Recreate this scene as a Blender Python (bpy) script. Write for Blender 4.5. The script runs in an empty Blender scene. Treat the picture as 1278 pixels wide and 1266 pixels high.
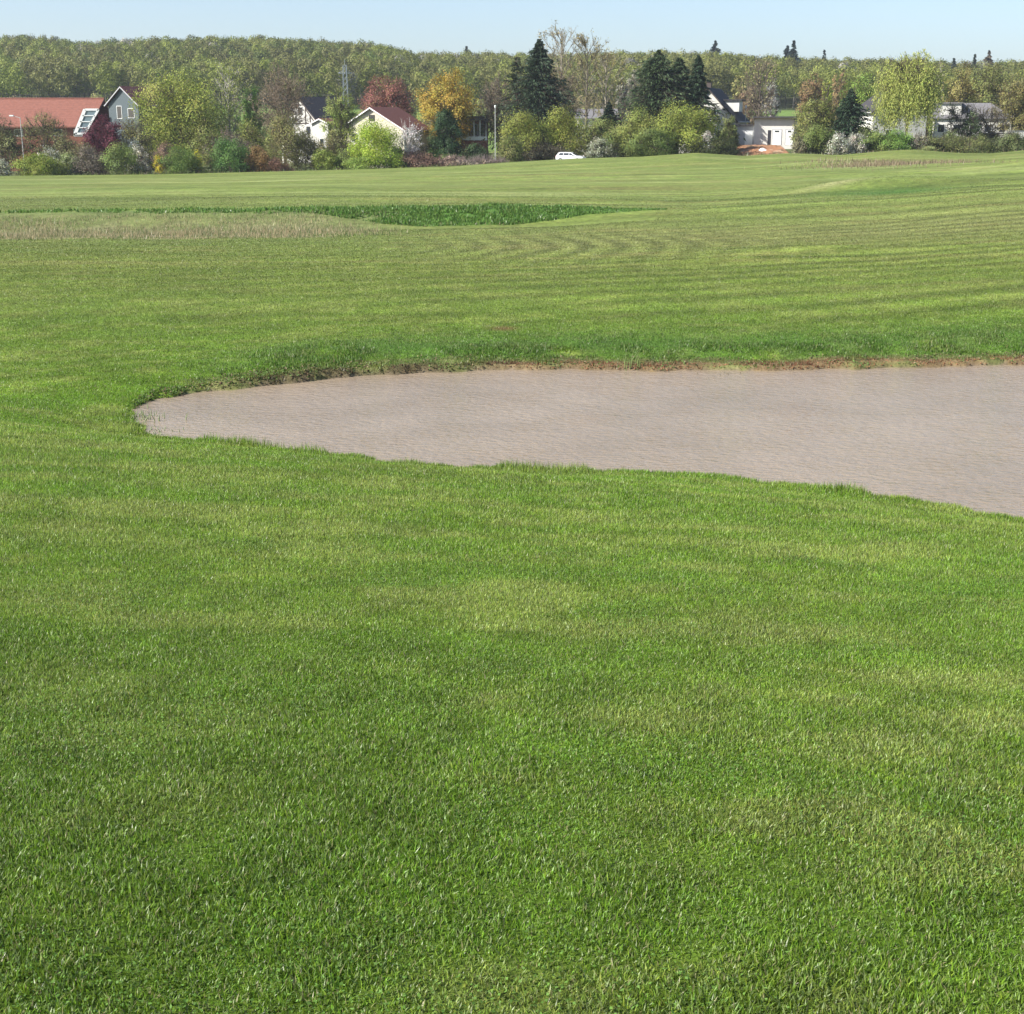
import bpy, math, random
import numpy as np

# ------------------------------------------------------------------ basics
SC = bpy.context.scene
COL = SC.collection
RS = np.random.RandomState
PITCH = math.atan(483/1755.0)
CT, ST = math.cos(PITCH), math.sin(PITCH)
EYE = 1.6
WATER = -2.2
SUN = np.array([-0.75, -0.29, 0.60]); SUN /= np.linalg.norm(SUN)

def at(px, row, d):
    """world point at depth d (metres ahead) seen at photo pixel px,row"""
    v = (633-row)/1755.0
    k = d/(CT+v*ST)
    return np.array([k*(px-639)/1755.0, d, EYE+k*(-ST+v*CT)])

def row_z(row, d):
    v = (633-np.asarray(row, float))/1755.0
    return EYE + d*(-ST+v*CT)/(CT+v*ST)

# ------------------------------------------------------------------ value noise
def _hash(ix, iy, seed):
    n = (ix*374761393 + iy*668265263 + seed*974711) & 0x7fffffff
    n = (n ^ (n >> 13))*1274126177 & 0x7fffffff
    return ((n ^ (n >> 16)) & 0xffff)/65535.0

def vnoise(x, y, seed=0):
    x = np.asarray(x, float); y = np.asarray(y, float)
    ix = np.floor(x).astype(np.int64); iy = np.floor(y).astype(np.int64)
    fx = x-ix; fy = y-iy
    fx = fx*fx*(3-2*fx); fy = fy*fy*(3-2*fy)
    a = _hash(ix, iy, seed); b = _hash(ix+1, iy, seed)
    c = _hash(ix, iy+1, seed); d = _hash(ix+1, iy+1, seed)
    return (a*(1-fx)+b*fx)*(1-fy)+(c*(1-fx)+d*fx)*fy

def fbm(x, y, s, octv=4, seed=0):
    t = 0; amp = 1; tot = 0; f = 1.0/s
    for o in range(octv):
        t = t+amp*vnoise(x*f+17.3*o, y*f-9.1*o, seed+o*7); tot += amp
        amp *= .55; f *= 2.03
    return t/tot

def sstep(a, b, x):
    t = np.clip((x-a)/(b-a), 0, 1)
    return t*t*(3-2*t)

# ------------------------------------------------------------------ mesh helpers
def mesh_obj(name, verts, faces, mat=None, parent=None, col=None, smooth=False, link=True):
    """verts (n,3); faces: list of (m,k) int arrays"""
    verts = np.asarray(verts, np.float32)
    me = bpy.data.meshes.new(name)
    me.vertices.add(len(verts)); me.vertices.foreach_set('co', verts.ravel())
    faces = [np.asarray(f, np.int32) for f in faces if len(f)]
    loops = np.concatenate([f.ravel() for f in faces])
    tot = np.concatenate([np.full(len(f), f.shape[1], np.int32) for f in faces])
    start = np.concatenate([[0], np.cumsum(tot)[:-1]]).astype(np.int32)
    me.loops.add(len(loops)); me.loops.foreach_set('vertex_index', loops)
    me.polygons.add(len(tot)); me.polygons.foreach_set('loop_start', start)
    me.polygons.foreach_set('loop_total', tot)
    me.polygons.foreach_set('use_smooth', np.full(len(tot), smooth, bool))
    if col is not None:
        a = me.color_attributes.new('Col', 'FLOAT_COLOR', 'POINT')
        c = np.ones((len(verts), 4), np.float32); c[:, :3] = col
        a.data.foreach_set('color', c.ravel())
    me.update(calc_edges=True)
    if mat: me.materials.append(mat)
    o = bpy.data.objects.new(name, me)
    if link: COL.objects.link(o)
    if parent: o.parent = parent
    return o

class MB:
    """collects simple shapes into one mesh"""
    def __init__(s): s.v = []; s.f = {}
    def add(s, vs, fs):
        b = len(s.v); s.v += [tuple(p) for p in vs]
        for f in fs: s.f.setdefault(len(f), []).append([i+b for i in f])
    def box(s, x0, y0, z0, x1, y1, z1):
        s.add([(x0,y0,z0),(x1,y0,z0),(x1,y1,z0),(x0,y1,z0),(x0,y0,z1),(x1,y0,z1),(x1,y1,z1),(x0,y1,z1)],
              [(0,3,2,1),(4,5,6,7),(0,1,5,4),(1,2,6,5),(2,3,7,6),(3,0,4,7)])
    def prism(s, poly, y0, y1):
        """poly in (x,z), counter-clockwise seen from -y, extruded y0..y1"""
        n = len(poly)
        s.add([(x,y0,z) for x,z in poly]+[(x,y1,z) for x,z in poly],
              [tuple(range(n)), tuple(range(2*n-1,n-1,-1))]+[((i+1)%n, i, n+i, n+(i+1)%n) for i in range(n)])
    def bar(s, p, q, r0, r1=None, n=6):
        r1 = r0 if r1 is None else r1
        p = np.array(p,float); q = np.array(q,float); a = q-p; a /= np.linalg.norm(a)
        u = np.cross(a,(0,0,1) if abs(a[2])<.9 else (1,0,0)); u /= np.linalg.norm(u); w = np.cross(a,u)
        ring = [(math.cos(2*math.pi*i/n),math.sin(2*math.pi*i/n)) for i in range(n)]
        s.add([p+r0*(c*u+d*w) for c,d in ring]+[q+r1*(c*u+d*w) for c,d in ring],
              [(i,(i+1)%n,n+(i+1)%n,n+i) for i in range(n)]+[tuple(range(n-1,-1,-1)), tuple(range(n,2*n))])
    def build(s, name, mat, parent=None, bevel=0, smooth=False):
        o = mesh_obj(name, s.v, [np.array(f) for f in s.f.values()], mat, parent, smooth=smooth)
        if bevel:
            m = o.modifiers.new('bevel','BEVEL'); m.width = bevel; m.segments = 2
        return o

def empty(name, loc, rz=0):
    o = bpy.data.objects.new(name, None); COL.objects.link(o)
    o.location = [float(c) for c in loc]; o.rotation_euler = (0,0,rz); o.empty_display_size = .3
    return o
def tag(o, label, cat, group=None):
    o['label'] = label; o['category'] = cat
    if group: o['group'] = group
    return o
def kind(o, k, label=None):
    o['kind'] = k
    if label: o['label'] = label
    return o

# ------------------------------------------------------------------ materials
def mat(name, color=None, rough=.8, vcol=False, noise=None, spec=.3, transl=0, metal=0, bump=None):
    m = bpy.data.materials.new(name); m.use_nodes = True
    nt = m.node_tree; N = nt.nodes; L = nt.links
    b = N['Principled BSDF']; b.inputs['Roughness'].default_value = rough
    b.inputs['Specular IOR Level'].default_value = spec; b.inputs['Metallic'].default_value = metal
    out = N['Material Output']
    src = None
    if vcol:
        a = N.new('ShaderNodeVertexColor'); a.layer_name = 'Col'; src = a.outputs['Color']
    else:
        r = N.new('ShaderNodeRGB'); r.outputs[0].default_value = (*color, 1); src = r.outputs[0]
    if noise:                                     # (scale, amount)
        tc = N.new('ShaderNodeTexCoord'); n = N.new('ShaderNodeTexNoise')
        n.inputs['Scale'].default_value = noise[0]; n.inputs['Detail'].default_value = 6
        L.new(tc.outputs['Object'], n.inputs['Vector'])
        mr = N.new('ShaderNodeMapRange'); mr.inputs[1].default_value = .3; mr.inputs[2].default_value = .7
        mr.inputs[3].default_value = 1-noise[1]; mr.inputs[4].default_value = 1+noise[1]
        L.new(n.outputs['Fac'], mr.inputs[0])
        mx = N.new('ShaderNodeVectorMath'); mx.operation = 'SCALE'
        L.new(src, mx.inputs[0]); L.new(mr.outputs[0], mx.inputs['Scale']); src = mx.outputs[0]
        if bump:
            bp = N.new('ShaderNodeBump'); bp.inputs['Strength'].default_value = bump; bp.inputs['Distance'].default_value = .05
            L.new(n.outputs['Fac'], bp.inputs['Height']); L.new(bp.outputs[0], b.inputs['Normal'])
    L.new(src, b.inputs['Base Color'])
    if transl:
        t = N.new('ShaderNodeBsdfTranslucent'); L.new(src, t.inputs['Color'])
        ms = N.new('ShaderNodeMixShader'); ms.inputs[0].default_value = transl
        L.new(b.outputs[0], ms.inputs[1]); L.new(t.outputs[0], ms.inputs[2]); L.new(ms.outputs[0], out.inputs[0])
    return m

M = {}
M['leaf'] = mat('leaf', vcol=True, rough=.6, spec=.2, transl=.3)
M['bark'] = mat('bark', vcol=True, rough=.9, spec=.1)
M['blade'] = mat('grass_blade', vcol=True, rough=.42, spec=.45, transl=.43)
M['white_plaster'] = mat('white_plaster', (.56,.55,.51), .9, noise=(1.5,.08))
M['cream_plaster'] = mat('cream_plaster', (.52,.485,.385), .9, noise=(1.5,.08))
M['grey_plaster'] = mat('grey_plaster', (.36,.37,.385), .9, noise=(1.2,.08))
M['blue_cladding'] = mat('blue_cladding', (.072,.093,.102), .7, noise=(6,.12))
M['white_paint'] = mat('white_paint', (.78,.79,.78), .5)
M['dark_roof'] = mat('dark_roof', (.045,.042,.045), .8, noise=(4,.25))
M['grey_roof'] = mat('grey_roof', (.155,.15,.155), .8, noise=(4,.15))
M['brown_roof'] = mat('brown_roof', (.13,.050,.038), .8, noise=(4,.2))
M['dark_red_roof'] = mat('dark_red_roof', (.10,.040,.038), .8, noise=(4,.2))
M['timber'] = mat('timber', (.07,.055,.05), .8)
M['red_brick'] = mat('red_brick', (.22,.085,.06), .9, noise=(8,.2))
M['window_glass'] = mat('window_glass', (.03,.035,.04), .08, spec=.6)
M['pale_glass'] = mat('pale_glass', (.16,.22,.25), .08, spec=.7)
M['galvanised'] = mat('galvanised', (.42,.43,.42), .5, spec=.4)
M['mast_steel'] = mat('mast_steel', (.22,.25,.28), .5)
M['car_paint'] = mat('car_paint', (.66,.67,.68), .25, spec=.6)
M['rubber'] = mat('rubber', (.02,.02,.02), .8)
M['plastic_dark'] = mat('plastic_dark', (.03,.03,.035), .5)
M['lamp_red'] = mat('lamp_red', (.35,.02,.02), .2)
M['clear_lamp'] = mat('clear_lamp', (.6,.6,.6), .1)

def tile_roof_mat():
    m = mat('red_tiles', (.205,.082,.058), .85, noise=(2.5,.16))
    nt = m.node_tree; N = nt.nodes; L = nt.links
    tc = N.new('ShaderNodeTexCoord'); w = N.new('ShaderNodeTexWave')
    w.bands_direction = 'Z'; w.inputs['Scale'].default_value = 1.1; w.inputs['Distortion'].default_value = .4
    L.new(tc.outputs['Object'], w.inputs['Vector'])
    b = N.new('ShaderNodeBump'); b.inputs['Strength'].default_value = .35; b.inputs['Distance'].default_value = .08
    L.new(w.outputs['Fac'], b.inputs['Height']); L.new(b.outputs[0], N['Principled BSDF'].inputs['Normal'])
    return m
M['red_tiles'] = tile_roof_mat()

def ground_mat():
    m = bpy.data.materials.new('turf'); m.use_nodes = True
    nt = m.node_tree; N = nt.nodes; L = nt.links; b = N['Principled BSDF']
    b.inputs['Roughness'].default_value = .9; b.inputs['Specular IOR Level'].default_value = .15
    a = N.new('ShaderNodeVertexColor'); a.layer_name = 'Col'
    tc = N.new('ShaderNodeTexCoord')
    def nz(scale, det, lo, hi, stretch=None):
        n = N.new('ShaderNodeTexNoise'); n.inputs['Scale'].default_value = scale; n.inputs['Detail'].default_value = det
        n.inputs['Roughness'].default_value = .65
        if stretch:
            mp = N.new('ShaderNodeMapping'); mp.inputs['Scale'].default_value = stretch
            L.new(tc.outputs['Object'], mp.inputs[0]); L.new(mp.outputs[0], n.inputs['Vector'])
        else: L.new(tc.outputs['Object'], n.inputs['Vector'])
        r = N.new('ShaderNodeMapRange'); r.inputs[1].default_value = .32; r.inputs[2].default_value = .68
        r.inputs[3].default_value = lo; r.inputs[4].default_value = hi
        L.new(n.outputs['Fac'], r.inputs[0]); return r.outputs[0], n
    f1, n1 = nz(2.2, 8, .72, 1.30)
    f2, n2 = nz(.35, 6, .84, 1.16)
    f3, n3 = nz(9.0, 4, .75, 1.28)
    mu = N.new('ShaderNodeMath'); mu.operation = 'MULTIPLY'; L.new(f1, mu.inputs[0]); L.new(f2, mu.inputs[1])
    mu2 = N.new('ShaderNodeMath'); mu2.operation = 'MULTIPLY'; L.new(mu.outputs[0], mu2.inputs[0]); L.new(f3, mu2.inputs[1])
    sc = N.new('ShaderNodeVectorMath'); sc.operation = 'SCALE'
    L.new(a.outputs['Color'], sc.inputs[0]); L.new(mu2.outputs[0], sc.inputs['Scale'])
    L.new(sc.outputs[0], b.inputs['Base Color'])
    bp = N.new('ShaderNodeBump'); bp.inputs['Strength'].default_value = .6; bp.inputs['Distance'].default_value = .12
    L.new(n1.outputs['Fac'], bp.inputs['Height'])
    bp2 = N.new('ShaderNodeBump'); bp2.inputs['Strength'].default_value = .5; bp2.inputs['Distance'].default_value = .04
    L.new(n3.outputs['Fac'], bp2.inputs['Height']); L.new(bp.outputs[0], bp2.inputs['Normal'])
    L.new(bp2.outputs[0], b.inputs['Normal'])
    return m
M['turf'] = ground_mat()

def water_mat():
    m = bpy.data.materials.new('muddy_water'); m.use_nodes = True
    nt = m.node_tree; N = nt.nodes; L = nt.links; b = N['Principled BSDF']
    b.inputs['Roughness'].default_value = .12; b.inputs['IOR'].default_value = 1.33
    tc = N.new('ShaderNodeTexCoord')
    n = N.new('ShaderNodeTexNoise'); n.inputs['Scale'].default_value = .5; n.inputs['Detail'].default_value = 4
    L.new(tc.outputs['Object'], n.inputs['Vector'])
    r = N.new('ShaderNodeValToRGB'); r.color_ramp.elements[0].position = .3; r.color_ramp.elements[1].position = .7
    r.color_ramp.elements[0].color = (.235,.182,.126,1); r.color_ramp.elements[1].color = (.285,.223,.158,1)
    L.new(n.outputs['Fac'], r.inputs[0]); L.new(r.outputs[0], b.inputs['Base Color'])
    rr = N.new('ShaderNodeMapRange'); rr.inputs[1].default_value = .35; rr.inputs[2].default_value = .65; rr.inputs[3].default_value = .06; rr.inputs[4].default_value = .22
    n2 = N.new('ShaderNodeTexNoise'); n2.inputs['Scale'].default_value = .9; n2.inputs['Detail'].default_value = 3
    L.new(tc.outputs['Object'], n2.inputs['Vector']); L.new(n2.outputs['Fac'], rr.inputs[0]); L.new(rr.outputs[0], b.inputs['Roughness'])
    prev = None
    for scale, st, dist, stre in ((10.5,.9,.027,(.75,1.25,1)), (30,.8,.008,(.85,1.2,1)), (2.4,.35,.05,(.6,1.2,1))):
        mp = N.new('ShaderNodeMapping'); mp.inputs['Scale'].default_value = stre; mp.inputs['Rotation'].default_value = (0,0,.25)
        L.new(tc.outputs['Object'], mp.inputs[0])
        w = N.new('ShaderNodeTexNoise'); w.inputs['Scale'].default_value = scale; w.inputs['Detail'].default_value = 3
        L.new(mp.outputs[0], w.inputs['Vector'])
        bp = N.new('ShaderNodeBump'); bp.inputs['Strength'].default_value = st; bp.inputs['Distance'].default_value = dist
        L.new(w.outputs['Fac'], bp.inputs['Height'])
        if prev: L.new(prev, bp.inputs['Normal'])
        prev = bp.outputs[0]
    L.new(prev, b.inputs['Normal'])
    return m
M['water'] = water_mat()

# ------------------------------------------------------------------ pond outline (world metres on the water plane)
def on_water(px, row):
    v = (633-row)/1755.0
    d = (WATER-EYE)*(CT+v*ST)/(-ST+v*CT)
    return at(px, row, d)[:2]
far_edge = [(160,513),(182,503),(240,492),(300,485),(400,475),(470,468),(560,464),(640,462),(760,463),(860,464),(950,462),(1040,461),(1150,458),(1278,455),(1500,452),(1800,449)]
near_edge = [(1800,735),(1500,690),(1278,652),(1200,637),(1120,624),(1040,613),(960,604),(880,596),(800,591),(720,590),(640,587),(560,582),(470,577),(380,566),(300,560),(200,548),(170,531)]
POND = np.array([on_water(*p) for p in far_edge+near_edge])
NFAR = len(far_edge)
def _dense(poly, step=.12, closed=True):
    out = []
    n = len(poly)
    for i in range(n if closed else n-1):
        a = poly[i]; b = poly[(i+1) % n]; k = max(1, int(np.linalg.norm(b-a)/step))
        for j in range(k): out.append(a+(b-a)*j/k)
    return np.array(out)
_pd = _dense(POND)
_pd = _pd + np.stack([(vnoise(_pd[:,0]*2.2, _pd[:,1]*2.2, 5)-.5)*.22+(vnoise(_pd[:,0]*6, _pd[:,1]*6, 9)-.5)*.10,
                      (vnoise(_pd[:,0]*2.2, _pd[:,1]*2.2, 6)-.5)*.26+(vnoise(_pd[:,0]*6, _pd[:,1]*6, 8)-.5)*.12], 1)
_pd_far = np.zeros(len(_pd), bool)
_k = sum(max(1, int(np.linalg.norm(POND[i+1]-POND[i])/.12)) for i in range(NFAR-1)); _pd_far[:_k] = True

_pd_w = _pd_far*sstep(-5.0,-3.8,_pd[:,0])*1.0

def inside(poly, x, y):
    r = np.zeros(len(x), bool); n = len(poly)
    j = n-1
    for i in range(n):
        xi, yi = poly[i]; xj, yj = poly[j]
        c = ((yi > y) != (yj > y))
        if c.any():
            r ^= c & (x < (xj-xi)*(y-yi)/((yj-yi) if yj != yi else 1e-9)+xi)
        j = i
    return r

def pond_dist(x, y):
    """signed distance to the water's edge (negative in the water) and whether the nearest edge is the far bank"""
    x = np.asarray(x, float).ravel(); y = np.asarray(y, float).ravel()
    d = np.full(len(x), 50.0); far = np.zeros(len(x))
    wpos = sstep(-1.2,1.2,y-19.0)*sstep(-5.8,-3.0,x)
    near = (x > -9) & (x < 26) & (y > 8) & (y < 28)
    idx = np.nonzero(near)[0]
    for s in range(0, len(idx), 4000):
        k = idx[s:s+4000]
        dd = (x[k,None]-_pd[None,:,0])**2+(y[k,None]-_pd[None,:,1])**2
        a = dd.argmin(1); d[k] = np.sqrt(dd[np.arange(len(k)), a]); far[k] = wpos[k]
    ins = np.zeros(len(x), bool); ins[idx] = inside(_pd, x[idx], y[idx])
    d[ins] *= -1
    return d, far

# ------------------------------------------------------------------ terrain height
COLS = np.array([0,200,400,640,860,1080,1278], float)
UK = (COLS-639)/1755/1.03
TAB = [
 (24, (424,424,422,420,418,415,412)),
 (30, (369,369,368,368,366,362,357)),
 (42, (322,322,322,322,320,315,307)),
 (55, (303,302,300,296,293,287,277)),
 (62, (295,294,291,285,279,271,259)),
 (67, (289,288,285,281,271,260,247)),
 (71, (266,264,261,259,262,252,239)),
 (80, (257,255,252,252,255,245,232)),
 (100,(246,244,241,242,243,233,225)),
 (130,(235,233,230,229,228,219,212)),
 (160,(227,226,222,220,213,208,203)),
 (190,(222,220,216,211,203,201,197)),
 (205,(219.5,218,213,205,197,193,191)),
]
DK = np.array([t[0] for t in TAB], float)
ZK = np.array([[row_z(r, d) for r in rows] for d, rows in TAB])
sky_px = np.array([-300,0,40,110,200,300,400,480,520,600,680,760,830,900,950,1000,1060,1140,1200,1278,1600], float)
sky_row = np.array([52,47,44,53,48,47,50,55,66,67,69,67,65,67,71,73,74,76,79,76,74], float)
U_SKY = (sky_px-639)/1755/1.037
DR = 700.0
Z_SKY = row_z(sky_row+2+1*np.clip((sky_px-820)/200,0,1), DR)                      # canopy line on the ridge
# crest undulation of the field's far edge
cr_px = np.array([-400,0,200,400,560,640,720,800,870,930,985,1050,1110,1140,1200,1240,1278,1500], float)
cr_row = np.array([221,220,218,213,208,202.5,198,196,191,195,191.5,194,188.5,187,191.5,192,188,186], float)
U_CR = (cr_px-639)/1755/1.035

def table_z(u, d):
    uu = np.clip(u, UK[0]-.12, UK[-1]+.12)
    iu = np.clip(np.searchsorted(UK, uu)-1, 0, len(UK)-2)
    fu = (uu-UK[iu])/(UK[iu+1]-UK[iu]); fu = np.where((fu>0)&(fu<1), fu*fu*(3-2*fu)*.5+fu*.5, fu)
    dd = np.clip(d, DK[0], DK[-1])
    i = np.clip(np.searchsorted(DK, dd, side='right')-1, 0, len(DK)-2)
    t = (dd-DK[i])/(DK[i+1]-DK[i])
    def zk(j): j = np.clip(j, 0, len(DK)-1); return ZK[j, iu]*(1-fu)+ZK[j, iu+1]*fu
    # monotone-ish cubic
    p0, p1, p2, p3 = zk(i-1), zk(i), zk(i+1), zk(i+2)
    h = DK[i+1]-DK[i]
    m1 = np.where(i > 0, (p2-p0)/(DK[i+1]-DK[np.clip(i-1,0,None)]+1e-9), (p2-p1)/h)
    m2 = np.where(i < len(DK)-2, (p3-p1)/(DK[np.clip(i+2,None,len(DK)-1)]-DK[i]+1e-9), (p2-p1)/h)
    t2 = t*t; t3 = t2*t
    return (2*t3-3*t2+1)*p1+(t3-2*t2+t)*h*m1+(-2*t3+3*t2)*p2+(t3-t2)*h*m2

def ground_z(x, y, pond=True):
    x = np.asarray(x, float); y = np.asarray(y, float); shp = x.shape
    x = x.ravel(); y = y.ravel()
    u = x/np.maximum(y, 20.0)
    # foreground slope down to the near shore
    ye = np.clip(15.8-.5*x, 12.0, 19.5)
    t = np.clip(y/ye, -1.5, 1)
    zn = -2.08*(t-.06*np.sin(t*math.pi)*(t>0))
    zn = zn+(fbm(x, y, 3.0, 3, 3)-.5)*.10*sstep(1.5, 4, y)
    zf = table_z(u, y)
    zf = zf+(fbm(x, y, 6.0, 3, 11)-.5)*.10*sstep(24, 32, y)*(1-sstep(190, 205, y))
    # small hummocks in the fairway
    for hx, hy, sx, sy, h in ((9.5,43,2.6,1.1,.16),(6.5,39.5,2.0,.8,.10),(24,92,7,3.5,.75),(40,88,9,3,.35),(2,83,10,3,.18),(-14,84,9,4,.2),(36,165,8,6,.6),(44,150,9,5,.4),(57,140,12,5,.8),(30,120,9,4,.45),(62,166,10,5,.5),(12,112,12,4,.35),(-28,112,14,5,.35),(48,116,10,4,.7),(2,150,16,6,.4)):
        zf = zf+h*np.exp(-((x-hx)/sx)**2-((y-hy)/sy)**2)
    w = sstep(18.5, 24.0, y)
    z = zn*(1-w)+zf*w
    # behind the field: its crest, then flat gardens, then the hill
    crz = row_z(np.interp(u, U_CR, cr_row), 205.0)
    wc = sstep(165, 204, y)
    z = z*(1-wc)+crz*wc
    flat = crz-.55
    wb = sstep(205.6, 209.8, y); z = z*(1-wb)+flat*wb
    ridge = np.interp(u, U_SKY, Z_SKY)-13.0
    wh = np.clip((y-285)/(DR-285), 0, 1.15); wh = .35*wh+.65*wh*wh*(3-2*np.minimum(wh,1))
    z = np.where(y > 285, flat+(ridge-flat)*np.minimum(wh, 1.0), z)
    if pond:
        d, far = pond_dist(x, y)
        cut = .105-.05*sstep(-1.5, .5, x)+.05*(vnoise(x*1.3, y*1.3, 61)-.5)
        bankh = far*(WATER+.02+cut*sstep(0, .16, d)+.12*sstep(.1, 1.2, d))+(1-far)*(WATER+.05*sstep(0, .2, d)+.12*sstep(0, 1.4, d))
        k = sstep(.25, 2.4, d)
        z = np.where(d < 2.4, bankh*(1-k)+np.maximum(z, bankh)*k, z)
        z = np.where(d < 0, WATER-np.minimum(.5, -d*.5)-.01, z)
    return z.reshape(shp)

# ------------------------------------------------------------------ ground colour (grass albedo, dry patches, painted mowing sheen, bare soil)
LUSH = np.array([.128,.228,.020]); DRY_SHEEN = np.array([.275,.330,.080]); YEL = np.array([.195,.265,.036])
STRAW = np.array([.33,.27,.16]); SOIL = np.array([.255,.125,.068]); DSOIL = np.array([.11,.075,.045]); DEEP = np.array([.062,.145,.024])
def mixc(c, k, w): return c*(1-w[:,None])+np.asarray(k)*w[:,None]
def ground_col(x, y):
    n1 = fbm(x, y*1.3, 1.7, 4, 21); n2 = fbm(x, y*1.6, .55, 3, 31); n3 = fbm(x, y, 9.0, 3, 41)
    c = np.tile(LUSH*1.1, (len(x),1))
    c = mixc(c, YEL, np.clip(sstep(.30,.68,n1*.5+n2*.5)*.6, 0, 1))
    c = mixc(c, DRY_SHEEN, sstep(.50,.64,n1*.35+n2*.65)*.55)
    c = c*(.89+.22*fbm(x,y*1.4,.9,3,121))[:,None]
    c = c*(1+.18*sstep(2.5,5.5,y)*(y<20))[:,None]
    # mowing bands on the near lawn, slanting slightly; blade-lean sheen painted as colour
    b = .5+.5*np.sin(2*math.pi*(y+.22*x+.5*fbm(x,y,2.5,2,51))/1.25)
    c = mixc(c, DRY_SHEEN, (b**2)*.42*(y<17)*sstep(5,9,y)*sstep(.3,.6,fbm(x*.6,y,2.0,2,123)))
    arc = sstep(-.25,.15, 6.1-.05*(x+2.6)**2-y+.4*(fbm(x,y,1.2,2,8)-.5))*sstep(.4,-.8,x)
    c = mixc(c, LUSH, arc*.55)
    # far fields: generally paler, yellower
    c = c*(.76+.48*fbm(x,y,.20,2,37))[:,None]
    far = sstep(30,60,y)
    c = mixc(c, np.array([.165,.205,.050]), sstep(20,30,y)*(1-far)*.45)
    c = mixc(c, np.array([.165,.218,.062]), far*.65)
    c = mixc(c, np.array([.225,.245,.085]), np.exp(-((y-50-.25*x)/9)**2)*sstep(-6,2,x)*.55)
    # swinging mower tracks, light off the leaning grass painted as lighter and darker turf
    win = np.exp(-((x-2.0)/6.5)**2-((y-48)/8.5)**2)
    s = np.sin(2*math.pi*(x-.75*np.sin((y-43)/3.1)-.05*y+.5*fbm(x,y,5,2,65))/1.25)
    c = c*(1+(.32*win*s)[:,None])
    wr = sstep(24,27,y)*(1-sstep(150,190,y))*np.clip(.35+.65*sstep(-6,8,x),0,1)
    per = np.where(y < 60, 1.9, 4.6)
    s2 = np.sin(2*math.pi*(y-.42*x*(y<60)-.10*x*(y>=60)+2.0*fbm(x,y,8,2,61))/per)  # long mower stripes, their sheen likewise painted into the turf colour
    c = c*(1+(.30*wr*(1-.7*win)*s2*(.35+.65*sstep(.35,.6,fbm(x*.4,y,4,3,63))))[:,None])
    c = mixc(c, np.array([.27,.27,.09]), sstep(.60,.76,fbm(x*.6,y*2.2,2.2,3,71))*.4*sstep(24,30,y))
    c = mixc(c, np.array([.23,.235,.08]), sstep(.58,.72,fbm(x*.25,y*1.0,5,3,75))*.45*sstep(60,90,y))
    st = fbm(x*.10,y*.75,3.5,4,111)*.6+fbm(x*.22,y*1.6,3.0,3,113)*.4
    c = c*(1+(1.25*(st-.5)*sstep(55,85,y)*(y<207))[:,None])
    c = c*(1-sstep(22,40,y)[:,None]*np.array([.20,.27,.24]))
    c = mixc(c, np.array([.205,.232,.085]), sstep(.52,.66,st)*.6*sstep(70,95,y))
    c = mixc(c, np.array([.12,.16,.04]), sstep(.5,.36,fbm(x*.15,y*.8,4.5,3,117))*.55*sstep(60,90,y))
    # rough strips: left dry strip, ditch, right-hand mounds
    u = x/np.maximum(y,1)
    dj = y+3*(fbm(x,y,4,3,81)-.5)
    c = mixc(c, STRAW*.9, sstep(56,61,dj)*(1-sstep(67.5,70,dj))*(1-sstep(-.16,-.09,u))*sstep(.3,.7,fbm(x,y,1.6,3,91)))
    ditch = sstep(0,1.2,y-np.interp(u,[-.4,-.30,-.13,-.06,0,.11],[70.9,70.3,69.0,66.4,66.8,70.3]))*(1-sstep(70.8,71.8,y))*(1-sstep(.085,.115,u))
    c = mixc(c, DEEP*.85, ditch*.9)
    c = mixc(c, np.array([.115,.135,.05]), sstep(-.05,-.11,u)*sstep(64,67,y)*(1-sstep(70.5,72,y))*.75)
    c = mixc(c, np.array([.22,.20,.10]), np.exp(-((u-.262)/.035)**2-((y-158)/9)**2)*.9)
    c = mixc(c, DEEP*.9, np.exp(-((u-.262)/.045)**2-((y-84)/3.4)**2)*.95)
    c = mixc(c, np.array([.30,.28,.14]), np.exp(-((u-.225)/.028)**2-((y-91-60*(u-.225))/1.3)**2)*.5)
    c = mixc(c, SOIL*1.15, np.exp(-((x+.15)/.22)**2-((y-24.9)/.25)**2)*.8)
    # lush band above the far shore, bare soil on the far shore
    d, fb = pond_dist(x, y)
    lush = fb*(d>0)*np.exp(-((d-1.2)/1.3)**2)
    c = mixc(c, DEEP*1.15, lush*.65*sstep(.3,.6,fbm(x,y,1.0,3,15)+.15))
    nz = fbm(x*1.0,y*2.0,.7,3,19)
    sr = sstep(-1.2,1.0,x)
    soilw = fb*(d<.75)*(1-sstep(.10+.26*nz*sr,.22+.42*nz*sr,d))*sstep(.34,.56,nz+.08*(1-sr)+.05*sstep(1,6,x))
    soil = SOIL*sr[:,None]+DSOIL*(1-sr)[:,None]
    c = c*(1-soilw[:,None])+soil*soilw[:,None]
    c = mixc(c, np.array([.17,.13,.09]), (d<0)*1.0)
    # garden ground and hill floor
    c = mixc(c, np.array([.085,.10,.04]), sstep(207,210,y)*(y<290)*.8)
    c = mixc(c, np.array([.120,.190,.045]), sstep(290,310,y)*.9)
    c = mixc(c, np.array([.055,.06,.030]), sstep(458,475,y)*.9)
    return c

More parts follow.
